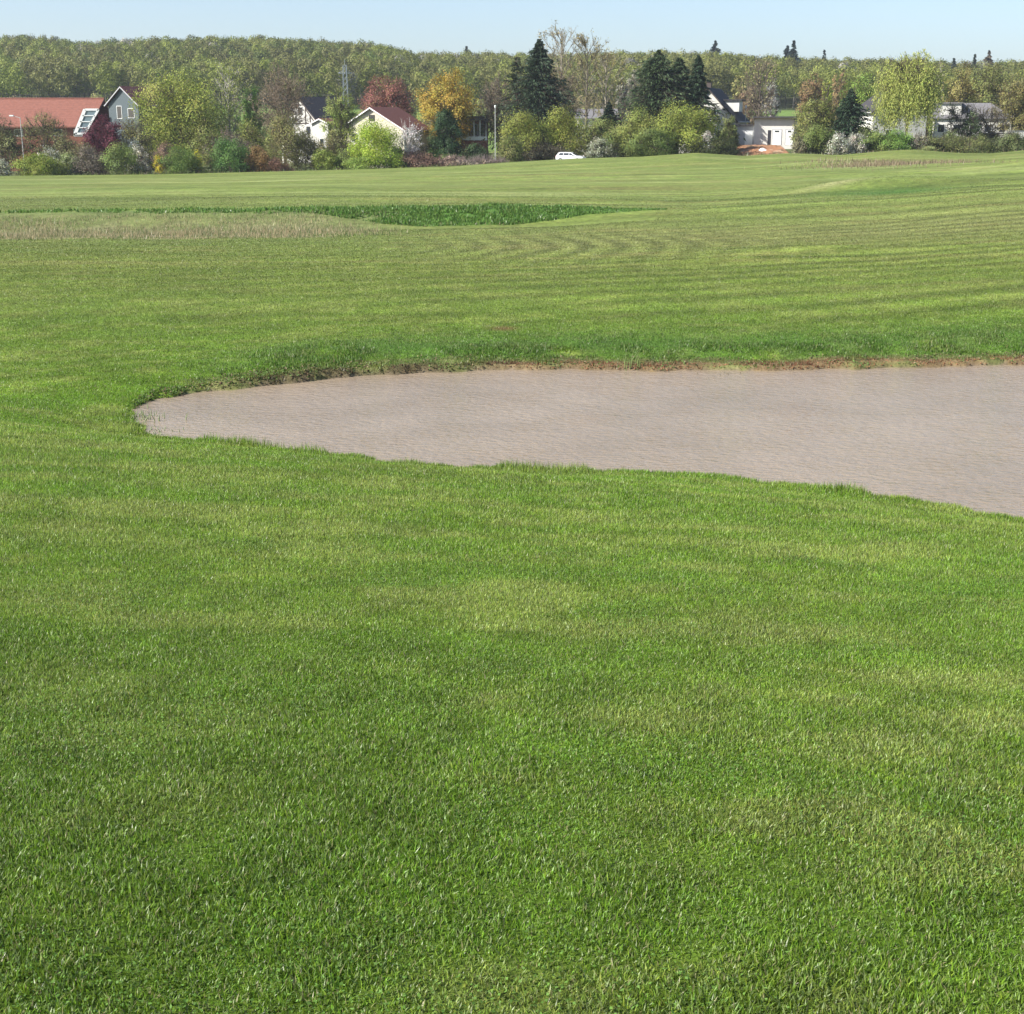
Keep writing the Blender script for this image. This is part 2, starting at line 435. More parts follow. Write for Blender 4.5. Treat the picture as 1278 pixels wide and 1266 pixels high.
def build_ground():
    xs = np.concatenate([-np.geomspace(900,95,26), np.arange(-90,-30,1.0), np.arange(-30,-12,.42), np.arange(-12,12,.11), np.arange(12,30,.42), np.arange(30,90,1.0), np.geomspace(95,900,26)])
    ys = np.concatenate([np.arange(-30,0,1.5), np.arange(0,10,.25), np.arange(10,26,.11), np.arange(26,60,.32), np.arange(60,76,.28), np.arange(76,130,.7), np.arange(130,220,1.0), np.arange(220,300,4), np.arange(300,720,10), np.geomspace(720,4000,14)])
    X, Y = np.meshgrid(xs, ys)
    Z = ground_z(X, Y)
    far = Y > 745
    Z[far] -= (Y[far]-745)*.03
    nx, ny = len(xs), len(ys)
    i = np.arange(nx*ny).reshape(ny, nx)
    f = np.stack([i[:-1,:-1], i[:-1,1:], i[1:,1:], i[1:,:-1]], -1).reshape(-1,4)
    v = np.stack([X,Y,Z],-1).reshape(-1,3)
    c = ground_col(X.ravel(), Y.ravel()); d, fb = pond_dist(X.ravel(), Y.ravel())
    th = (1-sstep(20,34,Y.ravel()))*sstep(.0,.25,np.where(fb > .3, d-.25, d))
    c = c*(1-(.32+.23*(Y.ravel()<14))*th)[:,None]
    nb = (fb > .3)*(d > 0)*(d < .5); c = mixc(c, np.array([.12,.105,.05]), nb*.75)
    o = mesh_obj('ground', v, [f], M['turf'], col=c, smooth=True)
    return kind(o, 'structure', 'rolling mown green grassland around the pond')
build_ground()

# water sheet (real plane just under the bank edges)
wv = [(float(p[0]),float(p[1]),WATER) for p in POND]
wx = np.linspace(-8, 30, 60); wy = np.linspace(8, 27, 40)
WX, WY = np.meshgrid(wx, wy); wi = np.arange(60*40).reshape(40,60)
wo = mesh_obj('water', np.stack([WX,WY,np.full_like(WX,WATER)],-1).reshape(-1,3), [np.stack([wi[:-1,:-1],wi[:-1,1:],wi[1:,1:],wi[1:,:-1]],-1).reshape(-1,4)], M['water'], smooth=True)
kind(wo, 'structure', 'muddy brown rippled pond water')

# ------------------------------------------------------------------ grass blades
def blades(name, label, x, y, h, w, colr, rng, tilt=.55, two=False, zoff=0, droop=.3):
    n = len(x); z = ground_z(x, y)+zoff-.004
    a = rng.uniform(0, 2*math.pi, n); ti = np.abs(rng.normal(0, tilt, n)); ti = np.minimum(ti, 1.35)
    la = rng.uniform(0, 2*math.pi, n)
    dirv = np.stack([np.sin(ti)*np.cos(la), np.sin(ti)*np.sin(la), np.cos(ti)], 1)
    side = np.stack([np.cos(a), np.sin(a), np.zeros(n)], 1)
    b = np.stack([x, y, z], 1)
    if two:
        mid = b+dirv*(h*.55)[:,None]
        d2 = dirv+np.stack([np.cos(la), np.sin(la), -.35*np.ones(n)],1)*(rng.uniform(0,droop*2,n))[:,None]
        d2 /= np.linalg.norm(d2,axis=1)[:,None]
        tip = mid+d2*(h*.5)[:,None]
        s = side*(w/2)[:,None]
        V = np.stack([b-s, b+s, mid+s*.85, mid-s*.85, tip], 1).reshape(-1,3)
        k = np.arange(n)[:,None]*5
        F = [np.concatenate([k,k+1,k+2,k+3],1), np.concatenate([k+3,k+2,k+4],1)]
        C = np.repeat(colr, 5, 0)
    else:
        tip = b+dirv*h[:,None]; s = side*(w/2)[:,None]
        V = np.stack([b-s, b+s, tip], 1).reshape(-1,3)
        F = [np.arange(n*3).reshape(-1,3)]; C = np.repeat(colr, 3, 0)
    o = mesh_obj(name, V, F, M['blade'], col=C)
    return kind(o, 'stuff', label)

def sample(rng, y0, y1, dens, lim=.44, extra=1.0):
    """random ground points in the view, dens(y) per square metre"""
    yy = np.linspace(y0, y1, 400); wgt = dens(yy)*2*(lim*yy+extra)
    tot = int(np.trapezoid(wgt, yy) if hasattr(np,'trapezoid') else np.trapz(wgt, yy))
    c = np.cumsum(wgt); c = c/c[-1]
    y = np.interp(rng.uniform(0,1,tot), c, yy)
    x = rng.uniform(-1,1,tot)*(lim*y+extra)
    return x, y

def blade_cols(x, y, rng, boost=1.0, straw=.07, jit=.38):
    c = ground_col(x, y)*boost
    n = len(x)
    c = c*rng.uniform(1-jit,1+jit,(n,1))*rng.normal(1,.07,(n,3))
    t = rng.uniform(0,1,n)
    k = t < straw; c[k] = np.array([.30,.29,.13])*rng.uniform(.6,1.1,(k.sum(),1))
    k = (t > .80); c[k] = c[k]*.45+np.array([.30,.37,.17])*.55*rng.uniform(.6,1.1,(k.sum(),1))  # paler blades: grass highlights painted into the blade colour
    k = (t > .40) & (t < .54); c[k] *= .45
    return np.clip(c, .004, .6)

rng = RS(1)
x, y = sample(rng, 2.0, 7.0, lambda t: 46000.0*np.clip((7.0-t)/2.4,0,1), extra=.8)
h = rng.uniform(.010,.029,len(x))*(1+.5*(fbm(x,y,.22,2,77)-.5)*2); w = rng.uniform(.0022,.0048,len(x))
blades('lawn_grass', 'short mown lawn grass blades nearest the camera', x, y, h, w, blade_cols(x,y,rng), rng, two=True, tilt=.78)
x, y = sample(rng, 4.4, 20.5, lambda t: 30000*(5.6/np.maximum(t,5.6))**1.55*np.clip((t-4.4)/2.2,0,1))
d, fb = pond_dist(x, y); k = (d > -.02) & ~((fb > .5) & (d < .3)); x = x[k]; y = y[k]; d = d[k]; fb = fb[k]
sc = np.maximum(y/5.6,1)**.72
shore = np.exp(-(d/.35)**2)
tuft = sstep(.68,.86,vnoise(x*1.7,y*1.7,33))
h = rng.uniform(.010,.025,len(x))*np.minimum(sc,1.7)*(1+shore*(.5+2.6*tuft)); w = rng.uniform(.0034,.0056,len(x))*sc
c = blade_cols(x,y,rng,straw=.06)
blades('lawn_grass', 'mown lawn grass sloping down to the near pond shore', x, y, h, w, c, rng, tilt=.88)
x, y = sample(rng, 17.0, 40.0, lambda t: np.where(t<20.5, 900, np.where(t<27,3000,1900.))*np.clip((40-t)/10,0,1), extra=1.0)
d, fb = pond_dist(x, y); n3 = fbm(x,y,.6,3,7)
k = (d > .015) & ~((fb > .5) & (d < .02+.30*n3*sstep(-2,1,x)) & (rng.uniform(0,1,len(x)) < .8)); x = x[k]; y = y[k]; d = d[k]; fb = fb[k]
weed = fb*np.exp(-((d-.7)/.9)**2)*sstep(.35,.65,fbm(x,y,.5,2,17))
h = rng.uniform(.018,.042,len(x))*(1+.8*weed); w = rng.uniform(.008,.013,len(x))*(1+.6*weed)
blades('bank_grass', 'coarse bright green grass on the far pond bank', x, y, h, w, blade_cols(x,y,rng,boost=.86,straw=.05), rng, tilt=.85)
x, y = sample(rng, 29.0, 110.0, lambda t: 460*(36/t)**1.5*np.clip((t-29)/11,0,1)*np.clip((110-t)/45,0,1), extra=2.0, lim=.40)
k = ~((y > 65) & (y < 71.5) & (x/y < .10)); x = x[k]; y = y[k]
h = rng.uniform(.018,.04,len(x)); w = rng.uniform(.018,.032,len(x))*(y/36)**.7
blades('field_grass', 'short pale green fairway grass beyond the pond', x, y, h, w, blade_cols(x,y,rng,boost=.95,straw=.05,jit=.2), rng, tilt=1.0)

# dry rough grass strip (left), ditch weeds (middle), dry patch on the right-hand mound
x, y = sample(rng, 56.0, 70.0, lambda t: np.full_like(t, 150.0), lim=.42)
u = x/y; dj = y+3*(fbm(x,y,4,3,81)-.5)
k = (u < -.07-.14*rng.uniform(0,1,len(x))**1.5) & (dj > 57+5*rng.uniform(0,1,len(x))**2) & (dj < 69.3+1.5*rng.uniform(0,1,len(x))) & (fbm(x,y,1.6,3,93) > .30+.25*rng.uniform(0,1,len(x))); x = x[k]; y = y[k]
h = rng.uniform(.05,.30,len(x))*(.25+1.3*fbm(x,y,2.0,2,94)); w = rng.uniform(.012,.03,len(x))
t = rng.uniform(0,1,(len(x),1)); c = np.where(t < .62, STRAW*rng.uniform(.75,1.5,(len(x),1)), np.array([.085,.14,.04])*rng.uniform(.7,1.2,(len(x),1)))
blades('dry_grass', 'strip of tall dry straw coloured grass left of the ditch', x, y, h, w, c, rng, tilt=.5)
x, y = sample(rng, 65.0, 72.2, lambda t: np.full_like(t, 330.0), lim=.42)
u = x/y; k = (u < .108) & (y > np.interp(u,[-.4,-.30,-.13,-.06,0,.11],[70.9,70.3,69.0,66.3,66.8,70.4])+.9*fbm(x,y,2,2,95)) & (fbm(x,y,1.0,3,96) > .30) & (rng.uniform(0,1,len(x)) < np.interp(u,[-.4,-.30,-.13,-.09],[.10,.35,.6,.9])*sstep(0,.8,fbm(x,y,.9,2,131)+.25)); x = x[k]; y = y[k]; u = u[k]
h = rng.uniform(.06,.22,len(x))*(.3+1.1*fbm(x,y,1.0,2,97))*(1-.6*sstep(.0,.10,u)); w = rng.uniform(.05,.11,len(x))
c = np.array([.105,.190,.038])*rng.uniform(.55,1.5,(len(x),1))*rng.normal(1,.08,(len(x),3))
t = rng.uniform(0,1,len(x)) < .10*(y < 67.5); c[t] = STRAW*.8
blades('ditch_weeds', 'dark green leafy weeds covering the ditch bank', x, y, h, w, np.clip(c,.01,.5), rng, tilt=.8)
x = rng.normal(.262*158, 4.5, 2600); y = rng.normal(157, 5, 2600)
h = rng.uniform(.2,.6,len(x)); w = rng.uniform(.05,.09,len(x)); c = np.array([.27,.215,.13])*rng.uniform(.6,1.25,(len(x),1))
blades('dry_grass', 'patch of dry straw coloured grass on the right-hand mound', x, y, h, w, c, rng, tilt=.3)
# unmown grass and dead stems along the far edge of the field
x = rng.uniform(-92,92,16000); y = 206.5+rng.uniform(0,6,16000); k = (x < -1) | (x > 33); x = x[k]; y = y[k]
h = rng.uniform(.15,.7,len(x))*(.3+1.2*fbm(x,y,5,2,98)); w = rng.uniform(.06,.13,len(x))
c = np.where(rng.uniform(0,1,(len(x),1))<.3, np.array([.2,.16,.10]), np.array([.13,.18,.05]))*rng.uniform(.6,1.3,(len(x),1))
blades('verge_grass', 'unmown verge grass along the foot of the hedges', x, y, h, w, c, rng, tilt=.4)

# clover and small weeds in the near lawn
def clover():
    rng = RS(15); x, y = sample(rng, 2.1, 8.5, lambda t: np.full_like(t, 2600.0), extra=.6)
    k = sstep(.50,.66,fbm(x,y,.55,3,141)) > rng.uniform(0,1,len(x)); x = x[k]; y = y[k]; n = len(x)
    z = ground_z(x,y)+rng.uniform(.008,.024,n); s = rng.uniform(.0028,.0058,n)
    c = np.array([.075,.145,.026])*rng.uniform(.6,1.2,(n,1))
    V,F,C = leaf_quads(rng, np.stack([x,y,z],1), s, c, up=1.6)
    kind(mesh_obj('clover', V, [F], M['leaf'], col=C), 'stuff', 'small clover leaves scattered in the near lawn')

# broad-leaved weeds and dark tufts hanging over the far bank's cut edge
def bank_leaves():
    rng = RS(5)
    p = _pd[_pd_far]; p = p[(p[:,0] > -5.2) & (p[:,0] < 9)]
    i = rng.randint(0, len(p), 16000)
    x = p[i,0]+rng.normal(0,.06,len(i)); y = p[i,1]+rng.uniform(.02,.6,len(i))
    keep = (rng.uniform(0,1,len(x)) < np.where(x < -.6, .45, .22)) & (fbm(x,y,.45,3,101) > .42)
    x = x[keep]; y = y[keep]; n = len(x)
    z = ground_z(x,y)+rng.uniform(.0,.035,n)
    c = np.where(rng.uniform(0,1,(n,1)) < .3, np.array([.13,.10,.06]), np.array([.07,.115,.03]))*rng.uniform(.55,1.35,(n,1))
    s = rng.uniform(.010,.024,n)
    V, F, C = leaf_quads(rng, np.stack([x,y,z],1), s, c, up=.8)
    kind(mesh_obj('bank_weeds', V, [F], M['leaf'], col=C), 'stuff', 'broad leaved weeds and dead leaves along the eroded far bank')
    # clods of bare earth on the cut bank
    i = rng.randint(0, len(p), 900); x = p[i,0]+rng.normal(0,.05,900); y = p[i,1]+rng.uniform(0,.22,900)
    s = rng.uniform(.006,.022,900); z = ground_z(x,y)
    oct_ = np.array([(1,0,0),(-1,0,0),(0,1,0),(0,-1,0),(0,0,.7),(0,0,-.7)])
    of = np.array([(0,2,4),(2,1,4),(1,3,4),(3,0,4),(2,0,5),(1,2,5),(3,1,5),(0,3,5)])
    V = (np.stack([x,y,z],1)[:,None,:]+oct_[None]*(s[:,None,None]*rng.uniform(.6,1.3,(900,6,3)))).reshape(-1,3)
    F = (of[None]+np.arange(900)[:,None,None]*6).reshape(-1,3)
    sr = sstep(-1.2,1.0,x)[:,None]
    c = (SOIL*sr+DSOIL*(1-sr))*rng.uniform(.6,1.1,(900,1))
    kind(mesh_obj('earth_clods', V, [F], M['bark'], col=np.repeat(c,6,0)), 'stuff', 'crumbled red brown earth clods on the far bank')

# ------------------------------------------------------------------ foliage
LEAFK = 1.55
def leaf_quads(rng, p, s, colr, up=.4, out=None):
    n = len(p)
    nrm = rng.normal(0,1,(n,3)); nrm /= np.linalg.norm(nrm,axis=1)[:,None]
    nrm[:,2] += up
    if out is not None: nrm += out*2.3
    nrm /= np.linalg.norm(nrm,axis=1)[:,None]
    r = rng.normal(0,1,(n,3)); a = np.cross(nrm, r); a /= np.linalg.norm(a,axis=1)[:,None]; b = np.cross(nrm, a)
    a = a*(s*rng.uniform(.7,1.3,n))[:,None]; b = b*(s*rng.uniform(.45,.85,n))[:,None]
    V = np.stack([p-a, p-b, p+a, p+b],1).reshape(-1,3)
    return V, np.arange(n*4).reshape(-1,4), np.repeat(np.clip(np.asarray(colr)*LEAFK,.004,.80),4,0)

def tubes(p0, p1, r0, r1, k=4):
    n = len(p0); a = p1-p0; L = np.linalg.norm(a,axis=1)[:,None]+1e-6; a = a/L
    ref = np.where(np.abs(a[:,2:3]) < .9, np.array([[0,0,1.]]), np.array([[1.,0,0]]))
    u = np.cross(a,ref); u /= np.linalg.norm(u,axis=1)[:,None]; w = np.cross(a,u)
    th = np.arange(k)*2*math.pi/k
    ring = u[:,None,:]*np.cos(th)[None,:,None]+w[:,None,:]*np.sin(th)[None,:,None]
    V = np.concatenate([p0[:,None,:]+ring*np.asarray(r0).reshape(-1,1,1), p1[:,None,:]+ring*np.asarray(r1).reshape(-1,1,1)],1).reshape(-1,3)
    j = np.arange(k); q = np.stack([j,(j+1)%k,k+(j+1)%k,k+j],1)
    return V, (q[None]+np.arange(n)[:,None,None]*2*k).reshape(-1,4)

def col_jit(rng, n, colr, jit=.2, mix=None, mixp=0):
    c = np.tile(np.asarray(colr,float),(n,1))
    if mix is not None:
        k = rng.uniform(0,1,n) < mixp; c[k] = np.asarray(mix)
    return c*rng.uniform(1-jit,1+jit,(n,1))*rng.normal(1,.05,(n,3))

BARK = (.085,.07,.055)
def skeleton(rng, H, hb, lobes, clumps, lobe_of, r_trunk, twig_r, stems=1, spread=.0):
    """trunk, limbs to lobes, twigs to clumps -> tubes"""
    P0=[];P1=[];R0=[];R1=[]
    tops = []
    for s in range(stems):
        a = rng.uniform(0,2*math.pi); off = np.array([math.cos(a),math.sin(a),0])*spread*(s>0)
        pts = [np.array([0,0,-.4])+off*.3]
        nseg = 5
        for i in range(1,nseg+1):
            z = (hb+(H-hb)*.55)*i/nseg
            pts.append(off*(.3+.7*i/nseg*2)*np.array([1,1,0])+np.array([rng.normal(0,.02*H*i/nseg), rng.normal(0,.02*H*i/nseg), z]))
        for i in range(nseg):
            P0.append(pts[i]);P1.append(pts[i+1]);R0.append(r_trunk*(1-.13*i)*(1.0 if stems==1 else .6));R1.append(r_trunk*(1-.13*(i+1))*(1.0 if stems==1 else .6))
        tops.append(pts)
    jn = []
    for li,(c,rr) in enumerate(lobes):
        pts = tops[li % stems]; i = min(len(pts)-1, max(2, int(np.interp(c[2], [hb, H],[2, len(pts)-.5]))))
        st = pts[i-1]*.5+pts[i]*.5
        m = st*.5+c*.5+np.array([0,0,.04*H])+rng.normal(0,.02*H,3)
        P0 += [st,m]; P1 += [m,c]; R0 += [r_trunk*.42,r_trunk*.26]; R1 += [r_trunk*.26,r_trunk*.12]
        jn.append((m,c))
    P0=np.array(P0);P1=np.array(P1);R0=np.array(R0);R1=np.array(R1)
    cm = np.array([j[0] for j in jn])[lobe_of]; cc = np.array([j[1] for j in jn])[lobe_of]
    t = rng.uniform(.2,1,(len(clumps),1)); s0 = cm*(1-t)+cc*t
    mid = s0*.45+clumps*.55+rng.normal(0,.03,clumps.shape)*H*.2
    P0 = np.concatenate([P0,s0,mid]);P1=np.concatenate([P1,mid,clumps])
    n = len(clumps)
    R0=np.concatenate([R0,np.full(n,twig_r*1.8),np.full(n,twig_r*1.1)]);R1=np.concatenate([R1,np.full(n,twig_r*1.1),np.full(n,twig_r*.5)])
    return P0,P1,R0,R1

def make_lobes(rng, n, hb, H, rx, ry, shape):
    out = []
    hc = (hb+H)/2; rz = (H-hb)/2
    for i in range(n):
        a = 2.39996*i+rng.uniform(-.4,.4); t = (i+.5)/n
        z = -1+2*t
        rad = math.sqrt(max(0,1-z*z))
        if shape == 'dome': rad = math.sqrt(max(0,1-((z+1)/2)**2)); 
        if shape == 'cone': rad = (1-(z+1)/2)*.95
        if shape == 'vase': rad = .25+.75*math.sqrt(max(0,1-(max(0,z-.1)/.9)**2))*((z+1)/1.6 if z<.6 else 1)
        k = .62
        c = np.array([rx*k*rad*math.cos(a), ry*k*rad*math.sin(a), hc+rz*z*.72])
        rr = np.array([rx,ry,rz])*rng.uniform(.40,.54)
        rr[2] = min(rr[2], max(.6*rr[0], (H-hb)*.22))
        out.append((c,rr))
    return out

def in_crown(rng, lobes, n):
    lo = rng.randint(0,len(lobes),n)
    C = np.array([l[0] for l in lobes])[lo]; R = np.array([l[1] for l in lobes])[lo]
    v = rng.normal(0,1,(n,3)); v /= np.linalg.norm(v,axis=1)[:,None]
    r = rng.uniform(.25,1,n)**.5
    return C+v*R*r[:,None], lo, v

def broadleaf(name, label, cat, px, row_top, d, wpx, colr, cb=.2, leaves=5200, size=.17, shape='round', mix=None, mixp=0, twigs=260, twigness=0,
              bark=BARK, seed=0, lobes=11, rt=None, stems=1, group=None, clump=.09, jit=.13, depth=None, foliage='crown', wood='trunk', base_px=None):
    leaves = int(leaves*2.5); size = size*.66
    rng = RS(seed*131+int(px)*7+int(row_top))
    p = at(px, row_top, d); gz = float(ground_z(np.array([p[0]]), np.array([d]), pond=False)[0])
    H = p[2]-gz; rx = wpx*d/1755/1.035/2; ry = depth/2 if depth else rx*.9
    hb = H*cb
    root = empty(name, (p[0], d, gz), 0); tag(root, label, cat, group)
    lob = make_lobes(rng, lobes, hb, H*1.0, rx, ry, shape)
    ncl = max(30, twigs)
    cl, lo, v = in_crown(rng, lob, ncl)
    # clip to the intended envelope so the outline keeps its size
    P0,P1,R0,R1 = skeleton(rng, H, hb, lob, cl, lo, rt or max(.05,.018*H), .022*(d/215), stems=stems, spread=rx*.12)
    TV, TF = tubes(P0,P1,R0,R1,4); TC = np.tile(np.array(bark),(len(TV),1))*rng.uniform(.85,1.15,(len(TV),1))
    if twigness:
        nt = int(twigness); i = rng.randint(0,ncl,nt)
        dv = v[i]*.6+rng.normal(0,.5,(nt,3)); dv[:,2] += .55; dv /= np.linalg.norm(dv,axis=1)[:,None]
        L = rng.uniform(.35,1.1,nt)*max(.5,rx*.28)
        V2,F2 = tubes(cl[i]-dv*(L*.3)[:,None], cl[i]+dv*L[:,None], np.full(nt,.022*d/215), np.full(nt,.008*d/215), 3)
        tc = np.asarray(bark)*1.15
        TF = [TF, F2+len(TV)]; TV = np.concatenate([TV,V2]); TC = np.concatenate([TC, np.tile(tc,(len(V2),1))*rng.uniform(.8,1.25,(len(V2),1))])
    else: TF = [TF]
    TV[:,2] = np.maximum(TV[:,2], -.5)
    mesh_obj(wood, TV, TF, M['bark'], root, col=TC)
    i = rng.randint(0,ncl,leaves)
    lp = cl[i]+rng.normal(0,1,(leaves,3))*np.array([rx,ry,min(rx,(H-hb)*.6)])*clump
    lp[:,2] = np.maximum(lp[:,2], rng.uniform(.05,.5,leaves))
    ccol = rng.uniform(.82,1.18,(ncl,1))*rng.normal(1,.04,(ncl,3))
    c = col_jit(rng, leaves, colr, jit, mix, mixp)*ccol[i]
    V,F,C = leaf_quads(rng, lp, size*(d/215)*rng.uniform(.7,1.3,leaves), c, up=.35, out=v[i])
    mesh_obj(foliage, V, [F], M['leaf'], root, col=C)
    return root

def shrub(name, label, px, row_top, d, wpx, colr, **k):
    k.setdefault('cb', .0); k.setdefault('shape','dome'); k.setdefault('leaves',2600); k.setdefault('twigs',130); k.setdefault('lobes',8)
    k.setdefault('stems',3); k.setdefault('rt',.06); k.setdefault('size',.14); k.setdefault('clump',.13); cat = k.pop('cat','shrub')
    return broadleaf(name, label, cat, px, row_top, d, wpx, colr, foliage='foliage', wood='stems', **k)

def spruce(name, label, px, row_top, d, wpx, colr=(.040,.066,.032), seed=0, n=420, cb=.06, sparse=1.0, group=None, per=16):
    rng = RS(seed*71+int(px)*3)
    p = at(px, row_top, d); gz = float(ground_z(np.array([p[0]]), np.array([d]), pond=False)[0])
    H = p[2]-gz; R = wpx*d/1755/1.035/2*(2.1 if d < 500 else 2.3)
    root = empty(name, (p[0], d, gz)); tag(root, label, 'conifer', group)
    n = int(n*sparse)
    t = np.sort(rng.uniform(0,1,n)**.85); t = cb+(1-cb)*t
    L = R*np.clip((1-t)/(1-cb),0.02,1)**.9*rng.uniform(.45,1.15,n)*(.55+.75*vnoise(t*7,np.zeros(n)+.3,seed+int(px)))+.10
    a = rng.uniform(0,2*math.pi,n); L = L*(.72+.5*vnoise(t*6+9,a*1.1,seed+int(px)+3)); dr = rng.uniform(-.30,.12,n)-.15*(1-t)
    b0 = np.stack([np.zeros(n),np.zeros(n),t*H],1)
    dv = np.stack([np.cos(a),np.sin(a),dr],1)
    b1 = b0+dv*L[:,None]
    P0 = np.concatenate([[[0,0,-.4],[0,0,H*.5]], b0]); P1 = np.concatenate([[[0,0,H*.5],[0,0,H]], b1])
    V,F = tubes(P0,P1,np.concatenate([[.016*H+.05,.009*H+.03],np.full(n,.04)]),np.concatenate([[.009*H+.03,.02],np.full(n,.012)]),4)
    mesh_obj('trunk', V, [F], M['bark'], root, col=np.tile(np.array([.07,.05,.04]),(len(V),1)))
    m = n*per; i = np.repeat(np.arange(n),per); s = rng.uniform(.12,1.05,m)
    lp = b0[i]+dv[i]*(L[i]*s)[:,None]
    lat = np.stack([-np.sin(a[i]),np.cos(a[i]),np.zeros(m)],1)
    lp = lp+lat*(rng.normal(0,.16,m)*L[i])[:,None]+np.stack([np.zeros(m),np.zeros(m),-np.abs(rng.normal(0,.12,m))],1)
    br = rng.uniform(.75,1.3,n)
    c = col_jit(rng, m, colr, .25)*br[i][:,None]
    # needle sprays: long thin leaves along the branch, drooping
    ax = dv[i]+rng.normal(0,.35,(m,3)); ax[:,2] -= .35; ax /= np.linalg.norm(ax,axis=1)[:,None]
    sd = np.cross(ax, rng.normal(0,1,(m,3))); sd /= np.linalg.norm(sd,axis=1)[:,None]
    ln = rng.uniform(.22,.50,m)*(d/215)*np.clip(L[i]/1.0,.45,1.2); wd = rng.uniform(.06,.13,m)*(d/215)
    V = np.stack([lp-ax*ln[:,None]*.4, lp+sd*wd[:,None], lp+ax*ln[:,None], lp-sd*wd[:,None]],1).reshape(-1,3)
    mesh_obj('crown', V, [np.arange(m*4).reshape(-1,4)], M['leaf'], root, col=np.repeat(np.clip(c,.004,.5),4,0))
    return root

def willow(name, label, px, row_top, d, wpx, colr, seed=3):
    rng = RS(seed)
    p = at(px, row_top, d); gz = float(ground_z(np.array([p[0]]), np.array([d]), pond=False)[0])
    H = p[2]-gz; R = wpx*d/1755/1.035/2
    root = empty(name, (p[0], d, gz)); tag(root, label, 'tree')
    lob = make_lobes(rng, 14, H*.45, H, R*.92, R*.85, 'round')
    n = 1000; cl, lo, v = in_crown(rng, lob, n)
    P0,P1,R0,R1 = skeleton(rng, H, H*.3, lob, cl, lo, .30, .022, stems=2, spread=.7)
    V,F = tubes(P0,P1,R0,R1,5); mesh_obj('trunk', V, [F], M['bark'], root, col=np.tile(np.array([.10,.085,.06]),(len(V),1)))
    # hanging strands
    L = rng.uniform(1.6,5.6,n)*(.5+.9*np.hypot(cl[:,0],cl[:,1])/R)*(1+.5*(cl[:,0]<0))
    L = np.minimum(L, cl[:,2]-rng.uniform(.9,3.2,n)); L = np.maximum(L,.6)
    per = 30; i = np.repeat(np.arange(n),per); s = rng.uniform(0,1,n*per)
    sw = rng.normal(0,.18,(n,2))
    lp = cl[i].copy(); lp[:,2] -= L[i]*s; lp[:,:2] += sw[i]*s[:,None]*2+cl[i][:,:2]*(.10*s)[:,None]+rng.normal(0,.16,(n*per,2))
    cc = rng.uniform(.8,1.2,(n,1))
    c = col_jit(rng, n*per, colr, .2)*cc[i]
    m = n*per
    ax = np.tile(np.array([[0,0,-1.]]),(m,1))+rng.normal(0,.35,(m,3)); ax /= np.linalg.norm(ax,axis=1)[:,None]
    sd = np.cross(ax, rng.normal(0,1,(m,3))); sd /= np.linalg.norm(sd,axis=1)[:,None]
    ln = rng.uniform(.13,.28,m); wd = rng.uniform(.035,.07,m)
    V = np.stack([lp-ax*ln[:,None]*.5, lp+sd*wd[:,None], lp+ax*ln[:,None], lp-sd*wd[:,None]],1).reshape(-1,3)
    mesh_obj('crown', V, [np.arange(m*4).reshape(-1,4)], M['leaf'], root, col=np.repeat(np.clip(c*LEAFK*1.2,.004,.5),4,0))
    return root

